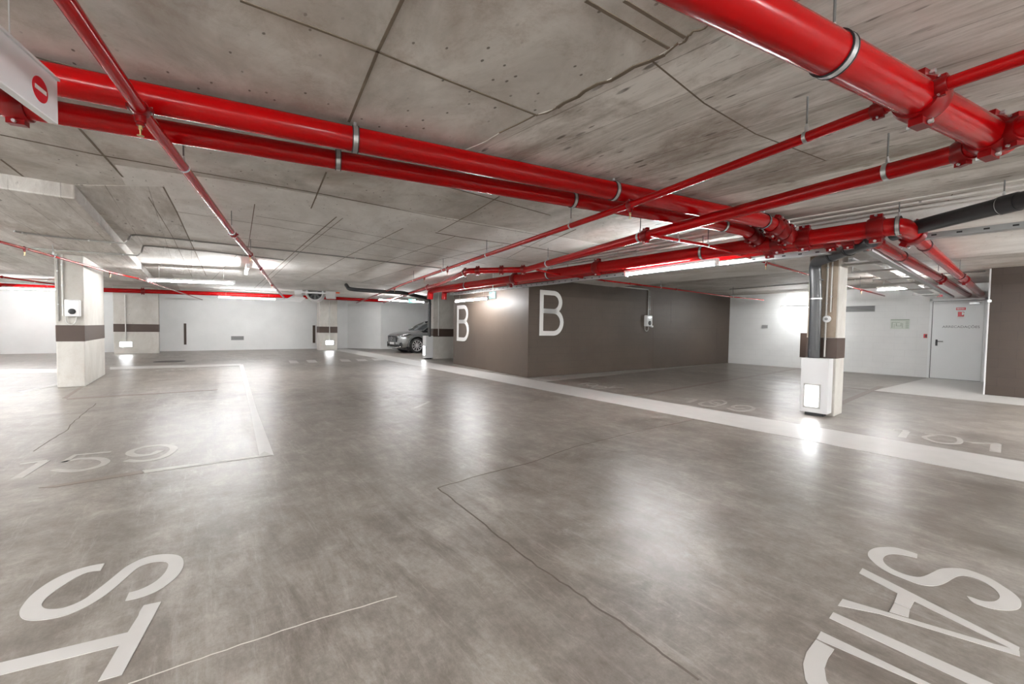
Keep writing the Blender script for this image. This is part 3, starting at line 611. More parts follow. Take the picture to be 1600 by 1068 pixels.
# boxes on the pillar feet
def footbox(label, x0, x1, y0, y1, z0, z1, panel, nrm):
    o = thing('pillar_cover_box', label, 'cover box', ((x0 + x1) / 2, (y0 + y1) / 2, z0))
    MB().box((x0, y0, z0), (x1, y1, z1)).build('casing', M_CASE, o, bevel=.008)
    MB().box((x0 + .06, y0 + .05, 0), (x1 - .06, y1 - .03, z0 + .01)).build('base_plinth', M_BLACK, o)
    pa, pb = panel
    f = MB(); f.box([pa[i] - (.03 if i != (1 if nrm[1] else 0) else 0) for i in range(3)], [pb[i] + (.03 if i != (1 if nrm[1] else 0) else 0) for i in range(3)])
    fr = f.build('panel_frame', M_CONDD, o, bevel=.004)
    m = MB(); q = Vector(nrm) * .008; m.box(Vector(pa) + q, Vector(pb) + q); m.build('lit_panel', M_PANEL, fr)
    return o
footbox('tall white cover box with bright panel at the foot of the right pillar', -2.29, -1.93, 7.62, 7.845, .05, .90, ((-2.215, 7.612, .15), (-2.05, 7.622, .47)), (0, -1, 0))
footbox('white cover box with bright panel at the foot of the pillar beside the car', -15.2, -14.90, 7.30, 7.615, .05, .93, ((-15.12, 7.292, .16), (-14.97, 7.302, .52)), (0, -1, 0))
for lab, x, y0, y1 in (('bright low panel on the wide far left pillar', -22.8, -2.31, -1.97), ('bright low panel on the slim far pillar', -22.6, 5.43, 5.79)):
    o = thing('guide_lamp', lab, 'lamp', (x, (y0 + y1) / 2, .30))
    MB().box((x - .001, y0 - .03, .28), (x + .03, y1 + .03, .50)).build('housing', M_LAMPB, o, bevel=.005)
    MB().box((x + .03, y0, .30), (x + .04, y1, .48)).build('lit_panel', M_PANEL, o)

# ------------------------------------------------------------------ tube lamps
def tube_lamp(label, p, q, zc=ZC, wires=2, group=None, tubes=1, r=.017, mat=None):
    p, q = Vector(p), Vector(q); d = (q - p).normalized(); mid = (p + q) / 2; sd = d.cross(Vector((0, 0, 1))).normalized()
    o = thing('tube_lamp', label, 'lamp', mid, group or 'tube lamps in the picture')
    MB().bar(p - d * .04 + Vector((0, 0, .05)), q + d * .04 + Vector((0, 0, .05)), .075, .045).build('housing', M_LAMPB, o, bevel=.006)
    for k in range(tubes):
        s = sd * ((k - (tubes - 1) / 2) * .05)
        MB().tube([p + s, q + s], r, 12).build('tube', mat or M_TUBE, o, smooth=True)
    for e in (p - d * .02, q + d * .02): MB().bar(e - d * .02, e + d * .02, .07, .07).build('end_cap', M_LAMPB, o, bevel=.004)
    for k in range(wires):
        t = .12 + .76 * k / max(1, wires - 1); c = p.lerp(q, t)
        MB().tube([c + Vector((0, 0, .07)), (c.x, c.y, zc + .003)], .003, 6).build('suspension_wire', M_STEEL, o)
    return o
G2 = 'tube lamps'
def zl(px, py, z): p = Z(px, py, z); return (p.x, p.y, p.z)
tube_lamp('long bright tube lamp hung behind the red mains, before the block wall', zl(980, 429, 2.3), zl(1118, 411, 2.3))
p1, p2 = Z(713, 471, 2.19), Z(762, 466.5, 2.19)
p1 = VP(713, 471, (CB[0], CB[1] - .62), (CL[0], CL[1] - .62)); p2 = VP(762, 466.5, (CB[0], CB[1] - .62), (CL[0], CL[1] - .62))
tube_lamp('bright tube lamp in front of the short taupe wall, above its letter B', p1, p2, ZC)
tube_lamp('bright tube lamp near the far white wall, left of the right pillar', YP(1222, 480, 16.5), YP(1266, 480, 16.5), ZC)
tube_lamp('longest tube lamp beyond the charging pillar', zl(232, 438, 2.35), zl(365, 443, 2.35), ZC)
tube_lamp('tube lamp below the red pipe on the back wall, left of the fan', zl(342, 464, 2.4), zl(430, 467.5, 2.4), ZC)
tube_lamp('tube lamp at the left edge, seen beside the charging pillar', zl(-40, 449, 2.4), zl(89, 452.5, 2.4), ZC)
tube_lamp('tube lamp over the grey car', zl(592, 468, 2.45), zl(662, 472, 2.45), ZC)
tube_lamp('short tube lamp under the bright patch of ceiling left of the fan', (-11.0, 1.0, 2.58), (-12.4, 1.08, 2.58), ZC)
tube_lamp('tube lamp near the far door, beyond the cable ladder', (-2.55, 13.9, 2.42), (-1.75, 13.9, 2.42), ZC, tubes=2)
# unseen tube lamps added behind and beside the camera as fill light
for (a, b) in (((1.6, -2.2), (1.6, -3.7)), ((-3.4, -4.4), (-4.9, -4.4)), ((4.6, 4.6), (4.6, 3.1)), ((-8.4, -4.6), (-9.9, -4.6)), ((3.6, 11.4), (5.1, 11.4)), ((3.6, 0.4), (3.6, -1.1)), ((-15.0, -5.6), (-16.5, -5.6)), ((.9, -6.2), (-.6, -6.2))):
    tube_lamp('added unseen fill tube lamp, behind or beside the camera', (*a, 2.40), (*b, 2.40), ZC, group='added fill tube lamps behind the camera', tubes=2, mat=M_TUBEFILL)
for (a, b) in (((1.4, 8.3), (1.4, 9.8)), ((1.0, 11.3), (2.5, 11.3))):  # added out of frame to lighten the right bays
    tube_lamp('added unseen fill tube lamp, beyond the right edge', (*a, 2.40), (*b, 2.40), ZC, group='added fill tube lamps beyond the right edge', tubes=2)
# unlit batten by the right pillar and the small lamp at the wall corner
a, b = Z(1322, 407, 2.55), Z(1344, 416, 2.55); o = thing('batten_light', 'unlit metal batten light behind the top of the right pillar', 'lamp', a)
for k in (-1, 1): MB().bar(a + Vector((k * .06, 0, 0)), b + Vector((k * .06, 0, 0)), .05, .04).build('batten', M_TRAY, o, bevel=.004)
MB().bar(a + Vector((0, 0, .03)), b + Vector((0, 0, .03)), .2, .02).build('reflector', M_LAMPB, o)
c = YP(1546, 470, 13.60); o = thing('corner_lamp', 'tiny bright lamp on the left edge of the brown wall', 'lamp', c)
MB().lathe(c, (0, -1, 0), [(-.03, .03), (0, .035), (.02, .02)], 16).build('housing', M_LAMPB, o); MB().lathe(c + Vector((0, -.02, 0)), (0, -1, 0), [(0, .018), (.006, .012)], 12).build('bulb', M_PANEL, o)
# illuminated exit signs
def exit_sign(label, c, along, n, w, h, zc):
    c = Vector(c); o = thing('exit_sign', label, 'exit sign', c); up = Vector((0, 0, 1)); al = Vector(along).normalized(); n = Vector(n).normalized()
    MB().obox(c, al * w / 2, n * .02, up * h / 2).build('housing', M_PLAST, o, bevel=.004)
    MB().obox(c + n * .021, al * (w / 2 - .01), n * .003, up * (h / 2 - .01)).build('lit_face', M_GREEN, o)
    m = MB(); k = n * .002
    m.obox(c + n * .024 + al * w * .26, al * w * .12, k, up * h * .36)                       # doorway
    m.obox(c + n * .024 - al * w * .12, al * w * .12, k, up * h * .05)                       # arrow
    m.prism([c + n * .024 - al * w * .30, c + n * .024 - al * w * .16 + up * h * .2, c + n * .024 - al * w * .16 - up * h * .2], k)
    m.bar(c + n * .025 + al * w * .02 - up * h * .3, c + n * .025 + al * w * .07 + up * h * .15, .02, .006, 0, n); m.lathe(c + n * .023 + al * w * .09 + up * h * .26, n, [(0, .018), (.005, .018)], 10)
    m.build('pictogram', M_EXITW, o)
    MB().tube([c + up * h / 2, (c.x, c.y, zc + .002)], .008, 8).build('suspension_rod', M_PLAST, o)
c = VP(770, 461, (CB[0], CB[1] - .74), (CL[0], CL[1] - .74)); exit_sign('lit green and white exit sign in front of the short taupe wall', c, dirL * -1, nL, .34, .19, ZC)
c = Z(644, 470, 2.28); exit_sign('small lit exit sign hung over the grey car', c, (.45, .89, 0), (.89, -.45, 0), .30, .17, ZC)

# ------------------------------------------------------------------ pipes
def closest_on(path, px, py):                    # point of the pipe axis seen nearest to (px, py)
    best = None
    for i in range(len(path) - 1):
        a, b = path[i], path[i + 1]
        for k in range(61):
            p = a.lerp(b, k / 60); d = p - EYE; w = d.dot(FW)
            if w < .1: continue
            x = 800 + FOCAL * d.dot(RT) / w; y = 534 - FOCAL * d.dot(UP) / w; e = (x - px) ** 2 + (y - py) ** 2
            if best is None or e < best[0]: best = (e, p, (b - a).normalized())
    return best[1], best[2]
def coupling(parent, c, d, r, lugs=Vector((0, 0, 1)), bolts=True, mat=None, name='coupling'):
    d = d.normalized(); up = (lugs - d * lugs.dot(d)).normalized(); L = r * .62 + .012
    mb = MB(); mb.revolve(c, d, [(-L, r * .99), (-L, r * 1.16), (-L * .62, r * 1.27), (L * .62, r * 1.27), (L, r * 1.16), (L, r * .99)], 22)
    for s in (-1, 1): mb.obox(c + up * s * r * 1.38, d * L * .75, up * r * .24, d.cross(up) * r * .34)
    o = mb.build(name, mat or M_REDF, parent, smooth=True)
    if bolts:
        sd = d.cross(up)
        for s in (-1, 1):
            b = MB(); a = c + up * s * r * 1.45; b.tube([a - sd * r * .62, a + sd * r * .62], max(.005, r * .08), 8)
            for e in (-1, 1): b.lathe(a + sd * e * r * .5, sd, [(-r * .1, r * .15), (r * .1, r * .15)], 6)
            b.build('bolt', M_STEEL, o)
    return o
def pipe_run(label, path, r, mat=None, fil=None, group=None, couplings=(), seg=22, name='sprinkler_pipe', cat='pipe'):
    path = [Vector(p) for p in path]; o = thing(name, label, cat, path[0], group or ('red sprinkler pipes' if name == 'sprinkler_pipe' else 'drain pipes'))
    P = fillet(path, fil if fil is not None else r * 2.2) if len(path) > 2 else path
    MB().tube(P, r, seg).build('pipe', mat or M_RED, o, smooth=True)
    for c in couplings:
        p, d = closest_on(path, *c[:2]); coupling(o, p, d, r, lugs=c[2] if len(c) > 2 else Vector((0, 0, 1)))
    return o, path
HANG = 0
def hanger(run, px, py, label, zc=None, mat=None, group=None, rod=True):
    o, path, r = run; p, d = closest_on(path, px, py); zc = ZC if zc is None else zc
    if zc is None: zc = ZC
    h = thing('pipe_hanger', label, 'pipe hanger', p, group or 'pipe hangers and clamps under the ceiling')
    w = .03 if r > .04 else .02; MB().ring(p, d, r + .0005, w, .005, 28).build('clamp_ring', mat or M_STEEL, h, smooth=True)
    if r > .06:
        for s in (-1, 1): MB().ring(p + d * s * (w / 2 + .004), d, r + .0003, .006, .007, 28).build('rubber_lining', M_RUBBER, h, smooth=True)
    MB().lathe(p + Vector((0, 0, r + .004)), (0, 0, 1), [(0, .012), (.03, .012), (.031, .008), (.045, .008)], 6).build('nut', M_STEEL, h)
    if rod: MB().tube([p + Vector((0, 0, r + .01)), (p.x, p.y, zc + .003)], .0055, 8).build('rod', M_ROD, h, smooth=True)
    return h
def sprinkler(parent, p, d, down=True, r=.03):
    s = -1 if down else 1; z = Vector((0, 0, s)); t = MB(); t.lathe(p, z, [(0, r * .9), (r * 1.5, r * .8), (r * 1.55, r * .62), (r * 2.1, r * .62)], 14)
    o = t.build('sprinkler_tee', M_REDF, parent, smooth=True); m = MB(); q = p + z * r * 2.1
    m.lathe(q, z, [(0, .010), (.02, .009)], 8); m.bar(q + z * .02 + d * .011, q + z * .052 + d * .003, .004, .004); m.bar(q + z * .02 - d * .011, q + z * .052 - d * .003, .004, .004); m.lathe(q + z * .052, z, [(0, .016), (.003, .016)], 12)
    m.build('sprinkler_head', M_BRASS, o)

ZP, ZQ, ZM = 2.63, 2.47, 2.48
def V3(x, y, z): return Vector((x, y, z))
def ext(a, b, k): return a + (a - b).normalized() * k
a, b = Z(100, 127.5, ZP), Z(1190, 344, ZP)
t1 = Z(1203, 349, ZP); e1 = Z(1240, 375, ZM)
p1o, p1 = pipe_run('upper of the two long red mains crossing the whole ceiling', [ext(a, b, 3.0), a, b, t1, e1], .084, couplings=[(1210, 354, V3(.3, 0, 1)), (1219, 361, V3(.3, 0, 1)), (1229, 368, V3(.3, 0, 1))], fil=.10)
R1 = (p1o, p1, .084)
a, b = Z(100, 178, ZP), Z(1130, 352, ZP); t2 = Z(1166, 360, ZP - .01); e2 = Z(1200, 386, ZM - .02)
p2o, p2 = pipe_run('lower of the two long red mains crossing the whole ceiling', [ext(a, b, 3.2), a, b, t2, e2], .072, couplings=[(22, 165, V3(0, 0, 1)), (1174, 366, V3(.3, 0, 1)), (1182, 372, V3(.3, 0, 1)), (1191, 379, V3(.3, 0, 1))], fil=.09)
R2 = (p2o, p2, .072)
# thick mains over the lane, the long fork
q3s = Vector((-.96, 6.10, ZM)); q3e = Vector((-12.2, 6.13, ZM))
rp2b = Z(1524, 458, 2.45)
q3o, q3 = pipe_run('thick red main along the lane ending in an elbow, nearer of the pair', [q3e + Vector((-.05, 0, -.28)), q3e, e1 + Vector((0, .0, 0)), q3s, Vector((-.93, 6.55, ZM - .03))], .098, couplings=[(1370, 357), (1258, 372), (930, 417), (804, 434), (1433, 368, V3(.5, 0, 1)), (1222, 377)], fil=.16)
R3 = (q3o, q3, .098)
q4s = Vector((-1.30, 6.42, ZM - .01)); q4e = Vector((-11.9, 6.47, ZM - .01))
q4o, q4 = pipe_run('red main along the lane half hidden behind the nearer one', [q4e + Vector((-.03, 0, -.28)), q4e, q4s + Vector((-.0, 0, 0)), Vector((-1.27, 6.75, ZM - .05))], .082, couplings=[(1364, 372, V3(.5, 0, 1)), (1212, 387), (1325, 373), (797, 441), (1290, 378)], fil=.14)
R4 = (q4o, q4, .082)
r1o, r1 = pipe_run('left of the two red pipes running to the far door wall', [Vector((-1.27, 6.76, 2.43)), Vector((-1.25, 12, 2.43)), Vector((-1.24, 16.7, 2.43)), Vector((-1.24, 17.3, 2.43))], .070, couplings=[(1471, 435)], fil=.1)
r2o, r2 = pipe_run('right of the two red pipes running to the far door wall', [Vector((-.93, 6.56, 2.45)), Vector((-.97, 12, 2.44)), Vector((-1.0, 17.3, 2.44))], .070, couplings=[(1507, 436)], fil=.1)
RR1, RR2 = (r1o, r1, .07), (r2o, r2, .07)
# the thick short main overhead on the right and its branches
ba, bb = Z(1135, 0, 2.50), Z(1540, 208, 2.49)
bgo, bg = pipe_run('thickest red pipe overhead at the top right, running diagonally', [ext(ba, bb, 1.2), ba, bb, Z(1566, 222, 2.47)], .084, couplings=[(1440, 152, V3(0, 0, 1)), (1548, 212, V3(0, 0, 1))], fil=.12)
RB = (bgo, bg, .084)
q1p = [Z(1700, 55, 2.50), Z(1475, 132, 2.50), Z(1370, 172, 2.50), Z(985, 320, 2.50), Z(640, 440, 2.50), Z(557, 473, 2.50)]
q1o, q1 = pipe_run('thin red pipe branching off the thickest pipe and crossing under both long mains', q1p, .031, fil=.2, couplings=[(1468, 134, V3(0, 0, 1)), (1374, 171, V3(0, 0, 1)), (700, 419, V3(0, 0, 1)), (985, 320)], seg=16)
RQ1 = (q1o, q1, .031)
q2p = [Z(1720, 150, ZQ), Z(1500, 238, ZQ), Z(1005, 369, ZQ), Z(822, 421, ZQ), Z(732, 423, ZQ), Z(690, 442, ZQ), Z(640, 458, ZQ), Z(600, 472, ZQ)]
q2o, q2 = pipe_run('red pipe leaving the end of the thickest pipe and jogging above the block wall corner', q2p, .058, fil=.12, couplings=[(1008, 368), (1505, 236, V3(0, 0, 1)), (1585, 203, V3(0, 0, 1)), (817, 421, V3(0, 0, 1)), (784, 422), (746, 423), (727, 427), (668, 448)], seg=18)
RQ2 = (q2o, q2, .058)
# branch lines with sprinkler heads
vp_ = [Z(60, -60, 2.48), Z(219, 170, 2.48), Z(365, 366, 2.48)]
vo, v1 = pipe_run('thin red branch pipe crossing under both mains near the hanging sign', vp_ + [Z(391, 397, 2.48), Z(408, 420, 2.48), Z(425, 444, 2.48), Z(444, 465, 2.48)], .034, fil=.1, couplings=[(219, 170, V3(.2, 1, 0)), (365, 366, V3(.2, 1, 0)), (391, 397), (406, 419), (425, 444)], seg=16)
RV = (vo, v1, .034); p, d = closest_on(v1, 219, 170); sprinkler(vo, p - Vector((0, 0, .03)), d)
for q in ((391, 397), (425, 443)): p, d = closest_on(v1, *q); sprinkler(vo, p - Vector((0, 0, .02)), d, r=.02)
for q in ((700, 419), (664, 433), (617, 451)): p, d = closest_on(q1, *q); sprinkler(q1o, p - Vector((0, 0, .02)), d, r=.028)
p, d = closest_on(q1, 986, 320); sprinkler(q1o, p - Vector((0, 0, .02)), d, r=.026)
lo, l1 = pipe_run('thin red sprinkler pipe in front of the top of the charging pillar', [Z(-60, 362, 2.4), Z(0, 377.5, 2.4), Z(83, 400, 2.4), Z(172, 425, 2.4), Z(216, 435, 2.4), Z(316, 468, 2.4)], .02, fil=.2, couplings=[(39, 388), (172, 424), (216, 435), (244, 445)], seg=12)
RL = (lo, l1, .02)
for q in ((39, 388), (172, 424)): p, d = closest_on(l1, *q); sprinkler(lo, p - Vector((0, 0, .01)), d, r=.02)
l2o, l2 = pipe_run('thin red sprinkler pipe at the far left edge, behind the charging pillar', [Z(-60, 426, 2.4), Z(0, 432, 2.4), Z(90, 444.5, 2.4), Z(110, 447, 2.4)], .022, fil=.2, couplings=[(3, 432)], seg=12)
ro, rr = pipe_run('thin red sprinkler pipe passing behind the right pillar', [Z(1015, 367, 2.42), Z(1060, 375, 2.42), Z(1106, 383, 2.42), Z(1197, 410, 2.42), Z(1262, 428.5, 2.42), Z(1321, 446, 2.42), Z(1382, 462, 2.42)], .019, fil=.2, couplings=[(1197, 410), (1345, 453)], seg=12)
RRo = (ro, rr, .019)
for q in ((1197, 410), (1345, 453)): p, d = closest_on(rr, *q); sprinkler(ro, p - Vector((0, 0, .01)), d, r=.02)
so, ss = pipe_run('thin red sprinkler pipe along the top of the long block wall, ending pale', [Z(838, 421, 2.42), Z(868, 428, 2.42), Z(945, 438, 2.42), Z(1057, 452, 2.42), Z(1137, 463, 2.42), Z(1193, 468.5, 2.42)], .019, fil=.2, couplings=[(945, 438), (984, 442), (1057, 452)], seg=12)
RS = (so, ss, .019)
bx = -22.15
bo, bk = pipe_run('red main running the length of the back wall', [(bx, Y0 + .05, 2.46), (bx, -2.6, 2.52), (bx, 0, 2.58), (bx, 5.06, 2.67), (bx, 8.3, 2.68)], .085, fil=.1, couplings=[(222, 454)], seg=16)
RBK = (bo, bk, .085)
# hangers
H = hanger
H(R1, 545, 217, 'black lined clamp round the upper long main, middle of the ceiling'); H(R1, 953, 298, 'clamp round the upper long main near the thin crossing pipe'); H(R1, 1193, 345, 'clamp at the right end of the upper long main')
H(R2, 524, 249, 'black lined clamp round the lower long main, middle of the ceiling'); H(R2, 899, 316, 'clamp round the lower long main near the thin crossing pipe'); H(R2, 1130, 352, 'clamp at the right end of the lower long main')
H(RB, 1300, 83, 'steel clamp round the thickest pipe at the top right')
H(RQ1, 1256, 209, 'hanger on the thin branch pipe nearest the thickest pipe'); H(RQ1, 891, 352, 'hanger on the thin crossing pipe just past the long mains'); H(RQ1, 762, 397, 'hanger on the thin crossing pipe above the jogging pipe'); H(RQ1, 692, 422, 'hanger on the thin crossing pipe between two sprinkler heads'); H(RQ1, 646, 438, 'farthest hanger on the thin crossing pipe')
H(RQ2, 1378, 262, 'hanger on the jogging red pipe at the right'); H(RQ2, 998, 371, 'hanger beside the coupling of the jogging pipe, under the mains'); H(RQ2, 855, 411, 'hanger on the jogging red pipe before its corner')
H(R3, 1405, 352, 'hanger over the elbow of the thick lane main', ZC); H(R3, 1106, 393, 'hanger on the thick lane main at the right of the tube lamp', ZC); H(R3, 861, 426, 'hanger on the thick lane main over the block wall corner', ZC); H(R3, 727, 446, 'hanger on the far end of the thick lane main', ZC)
H(RV, 294, 259, 'hanger on the thin branch pipe left of centre, nearest'); H(RV, 363, 362, 'second hanger on the thin branch pipe left of centre'); H(RV, 392, 398, 'third hanger on the thin branch pipe left of centre')
H(RL, 83, 400, 'hanger on the thin sprinkler pipe above the charging pillar', ZD)
H(RRo, 1059, 375, 'hanger at the start of the sprinkler pipe behind the right pillar', ZC); H(RRo, 1106, 383, 'second hanger of the sprinkler pipe behind the right pillar', ZC); H(RRo, 1195, 409, 'third hanger of the sprinkler pipe behind the right pillar', ZD); H(RRo, 1343, 452, 'last hanger of the sprinkler pipe behind the right pillar', ZC)
H(RS, 1033, 449, 'hanger on the sprinkler pipe over the wall charger', ZC); H(RS, 1145, 464, 'hanger near the pale end of the sprinkler pipe', ZC)
for (q, lab) in (((1408, 399), 'near black clamp on the left pipe to the door wall'), ((1464, 435), 'far clamp on the left pipe to the door wall')): H(RR1, *q, lab, ZD if q[0] < 1440 else ZC, mat=M_RUBBER)
for (q, lab) in (((1440, 390), 'near black clamp on the right pipe to the door wall'), ((1497, 434), 'far clamp on the right pipe to the door wall')): H(RR2, *q, lab, ZD if q[0] < 1460 else ZC, mat=M_RUBBER)

# drain pipes
dp = [Z(1362, 376.5, 2.40), Z(1345, 382.5, 2.39), YP(1273, 410, 7.71), Vector((-2.16, 7.73, 1.9)), Vector((-2.16, 7.735, .88))]
gd, gp = pipe_run('dark grey drain pipe bending down the front of the right pillar', dp, .078, M_GREYP, fil=.14, name='drain_pipe', seg=24)
for z in (2.12, 1.83): MB().ring((-2.16, 7.734, z), (0, 0, 1), .078, .02, .006, 28).build('pipe_collar', M_STEEL if z < 2 else M_GREYP, gd, smooth=True)
for q, lab in (((1303, 401), 'black clamp round the sloping drain pipe, lower'), ((1327, 389), 'black clamp round the sloping drain pipe, upper')): H((gd, gp, .078), *q, lab, ZC if q[0] > 1320 else ZD, mat=M_RUBBER)
b1 = [Z(1395, 366, 2.47), Z(1450, 350, 2.5), Z(1600, 312, 2.52), Z(1720, 280, 2.54)]
bdo, bdp = pipe_run('thick black drain pipe at the right edge above the metal tray', b1, .078, M_BLACK, fil=.1, name='drain_pipe', seg=24)
MB().ring(closest_on(bdp, 1580, 317)[0], closest_on(bdp, 1580, 317)[1], .078, .12, .008, 28).build('socket', M_BLACK, bdo, smooth=True)
H((bdo, bdp, .078), 1568, 320, 'steel clamp round the black drain pipe at the right edge')
b2 = [Z(541, 445, 2.66), Z(545, 451, 2.5), Z(556, 452.5, 2.48), Z(601, 455.5, 2.48), Z(630, 457, 2.47), Z(668, 466, 2.40), Vector((-14.93, 7.46, 2.38)), Vector((-14.93, 7.46, .9))]
b2o, b2p = pipe_run('black drain pipe from the fan area running down beside the car pillar', b2, .062, M_BLACK, fil=.12, name='drain_pipe', seg=16)
MB().ring((-14.93, 7.46, 2.2), (0, 0, 1), .062, .05, .01, 20).build('socket', M_BLACK, b2o, smooth=True)

# ------------------------------------------------------------------ trays and conduits
def tray(label, p, q, w, n, off=Vector((0, 0, 0))):
    p, q = Vector(p), Vector(q); o = thing('cable_tray', label, 'cable tray', p); d = (q - p).normalized(); s = d.cross(Vector((0, 0, 1)))
    m = MB(); m.bar(p, q, w, .004); m.bar(p + s * w / 2 + V3(0, 0, .03), q + s * w / 2 + V3(0, 0, .03), .004, .062); m.bar(p - s * w / 2 + V3(0, 0, .03), q - s * w / 2 + V3(0, 0, .03), .004, .062); m.build('channel', M_PERF, o)
    L = (q - p).length
    for i in range(max(2, int(L / 2.2))):
        c = p + d * (L * (i + .5) / max(2, int(L / 2.2))); zt = ZD if 6.62 < c.y < 10.25 and c.x > -8.1 else ZC
        for e in (-1, 1): MB().tube([c + s * e * (w / 2 + .02) + V3(0, 0, -.01), (c.x + s.x * e * (w / 2 + .02), c.y + s.y * e * (w / 2 + .02), zt + .003)], .004, 6).build('hanger_rod', M_STEEL, o)
        MB().bar(c - s * (w / 2 + .03) - V3(0, 0, .01), c + s * (w / 2 + .03) - V3(0, 0, .01), .03, .012).build('cross_bar', M_TRAY, o)
    return o
tray('perforated metal cable tray running the length of the lane behind the red mains', (-12.1, 6.83, 2.36), (-1.75, 6.76, 2.36), .12, 70)
tray('perforated metal cable tray at the right edge under the black pipe', (-1.0, 6.84, 2.42), (6.5, 6.80, 2.42), .12, 30)
o = thing('cable_ladder', 'grey steel cable ladder left of the two pipes to the door wall', 'cable tray', (-1.5, 7, 2.36))
for (xa, xb) in ((-1.36, -1.52),): MB().bar((xa, 6.75, 2.36), (xb, 16.9, 2.36), .09, .05).build('side_rail', M_TRAY, o)
MB().bar((-1.77, 8.0, 2.40), (-1.9, 16.9, 2.40), .30, .004).build('cover_sheet', M_LAMPB, o)
for k, y in enumerate((7.95, 9.0, 10.6, 11.6, 13.4, 15.2)):
    MB().bar((-2.0 - .02 * k, y, 2.35), (-1.36 - .02 * k, y + .02, 2.35), .03, .03).build('bracket', M_CONDD, o)
    zt = ZD if y < 10.2 else ZC
    MB().tube([(-1.98 - .02 * k, y, 2.34), (-1.98 - .02 * k, y, zt + .003)], .005, 6).build('hanger_rod', M_STEEL, o)
def conduit(label, path, r, mat=M_COND, saddles=0, group=None, fil=.05):
    path = [Vector(p) for p in path]; o = thing('conduit', label, 'conduit', path[0], group or 'conduits')
    P = fillet(path, fil) if len(path) > 2 else path
    MB().tube(P, r, 10).build('tube', mat, o, smooth=True)
    for k in range(saddles):
        i = (k + .5) / saddles * (len(path) - 1); j = int(i); c = path[j].lerp(path[j + 1], i - j); d = (path[j + 1] - path[j]).normalized()
        MB().ring(c, d, r, .02, .004, 14).build('saddle', M_STEEL, o)
    return o
zc_, zd_ = ZC - .018, ZD - .016
conduit('upper grey conduit stepping over the edge of the thickened ceiling, left', [Z(22, 361, zd_), Z(37, 364, zd_), Z(120, 374, zd_), Z(194, 380, zd_), Z(200, 375, zd_ - .0), Z(204, 368, zc_), Z(214, 367, zc_), Z(330, 379, zc_), Z(500, 397, zc_), Z(690, 419, zc_)], .013, M_CONDD, 6)
conduit('lower grey conduit stepping over the edge of the thickened ceiling, left', [Z(37, 387, zd_), Z(120, 393, zd_), Z(216, 399, zd_), Z(221, 394, zd_), Z(224, 384, zc_), Z(232, 384, zc_), Z(330, 393, zc_), Z(443, 406, zc_)], .013, M_CONDD, 6)
conduit('pale conduit rising from the left pillar charger', [(-11.675, -1.985, 1.40), (-11.675, -1.985, ZD - .01)], .014, M_COND, 3)
conduit('grey trunking beside the conduit of the left pillar charger', [(-11.68, -2.045, 1.30), (-11.68, -2.045, ZD - .01)], .012, M_CONDD, 2)
conduit('pale conduit down the wide far left pillar', [(-22.78, -2.14, .52), (-22.78, -2.14, 2.4)], .018, M_COND, 2)
conduit('pale conduit down the slim far pillar', [(-22.58, 5.61, .52), (-22.58, 5.61, 2.55)], .018, M_COND, 2)
conduit('pale conduit down the pillar beside the car', [(-14.9, 7.85, .94), (-14.9, 7.85, 2.72)], .016, M_COND, 2)
conduit('thin pale conduit between drain pipe and pillar, down to the white box', [(-2.045, 7.825, .92), (-2.045, 7.825, ZD - .01)], .013, M_COND, 3)
conduit('thin pale conduit down to the white siren on the right pillar', [(-1.99, 7.828, 1.62), (-1.99, 7.828, ZD - .01)], .010, M_COND, 2)
pR = VP(1013, 452.5, CB, CR) + nR * .02
conduit('pale conduit along the top of the long block wall and down to its charger', [(-8.17 + .02, 7.0, pR.z), pR + V3(0, 0, 0), (pR.x, pR.y, 1.78)], .016, M_COND, 4, fil=.06)
conduit('second pale conduit beside the first, down to the block wall charger', [(pR.x, pR.y + .07, pR.z - .02), (pR.x, pR.y + .07, 1.78)], .016, M_CONDD, 2)
conduit('thin grey conduit on the ceiling before the far white wall', [Z(1140, 452, zc_), Z(1265, 442, zc_), Z(1420, 431, zc_), Z(1540, 424, zc_)], .014, M_CONDD, 3, fil=.2)

# ------------------------------------------------------------------ chargers, siren, sign, fan
def charger(label, c, al, n, w, h, cable_side=1, hook=True):
    c, al, n = Vector(c), Vector(al).normalized(), Vector(n).normalized(); up = V3(0, 0, 1); o = thing('wall_charger', label, 'car charger', c)
    MB().obox(c + n * .06, al * w / 2, n * .062, up * h / 2).build('body', M_PLAST, o, bevel=.02)
    MB().obox(c + n * .123 + up * h * .32, al * w * .20, n * .002, up * h * .08).build('display', M_EXITW, o)
    MB().lathe(c + n * .12 - up * h * .20, n, [(0, w * .24), (.012, w * .25), (.02, w * .2), (.021, w * .12)], 24).build('socket', M_BLACK, o, smooth=True)
    b = c - up * h / 2 + n * .04; pts = [b + al * w * .2]
    for k in range(9): a = pi * k / 8; pts.append(b + al * (w * .2 * 0 + cos(a) * w * .32 - w * .15) - up * (.06 + sin(a) * .10))
    pts.append(b - al * w * .47 + up * .01)
    MB().tube(pts, .011, 8).build('cable', M_COND, o, smooth=True)
    if hook: MB().obox(b + al * w * .75 + up * .0, al * .05, n * .03, up * .03).build('plug_holder', M_PLAST, o, bevel=.008)
    return o
charger('white wall charger with black socket on the left pillar', (-11.697, -1.845, 1.555), (0, 1, 0), (1, 0, 0), .215, .33, hook=False)
cR = VP(1008, 502.5, CB, CR); charger('white wall charger with hanging cable on the long block wall', Vector((cR.x, cR.y + .1, 1.60)) - nR * .01, dirR, nR, .30, .36)
c = YP(1291, 498, 7.8); o = thing('siren', 'round white siren on the front of the right pillar', 'siren', c)
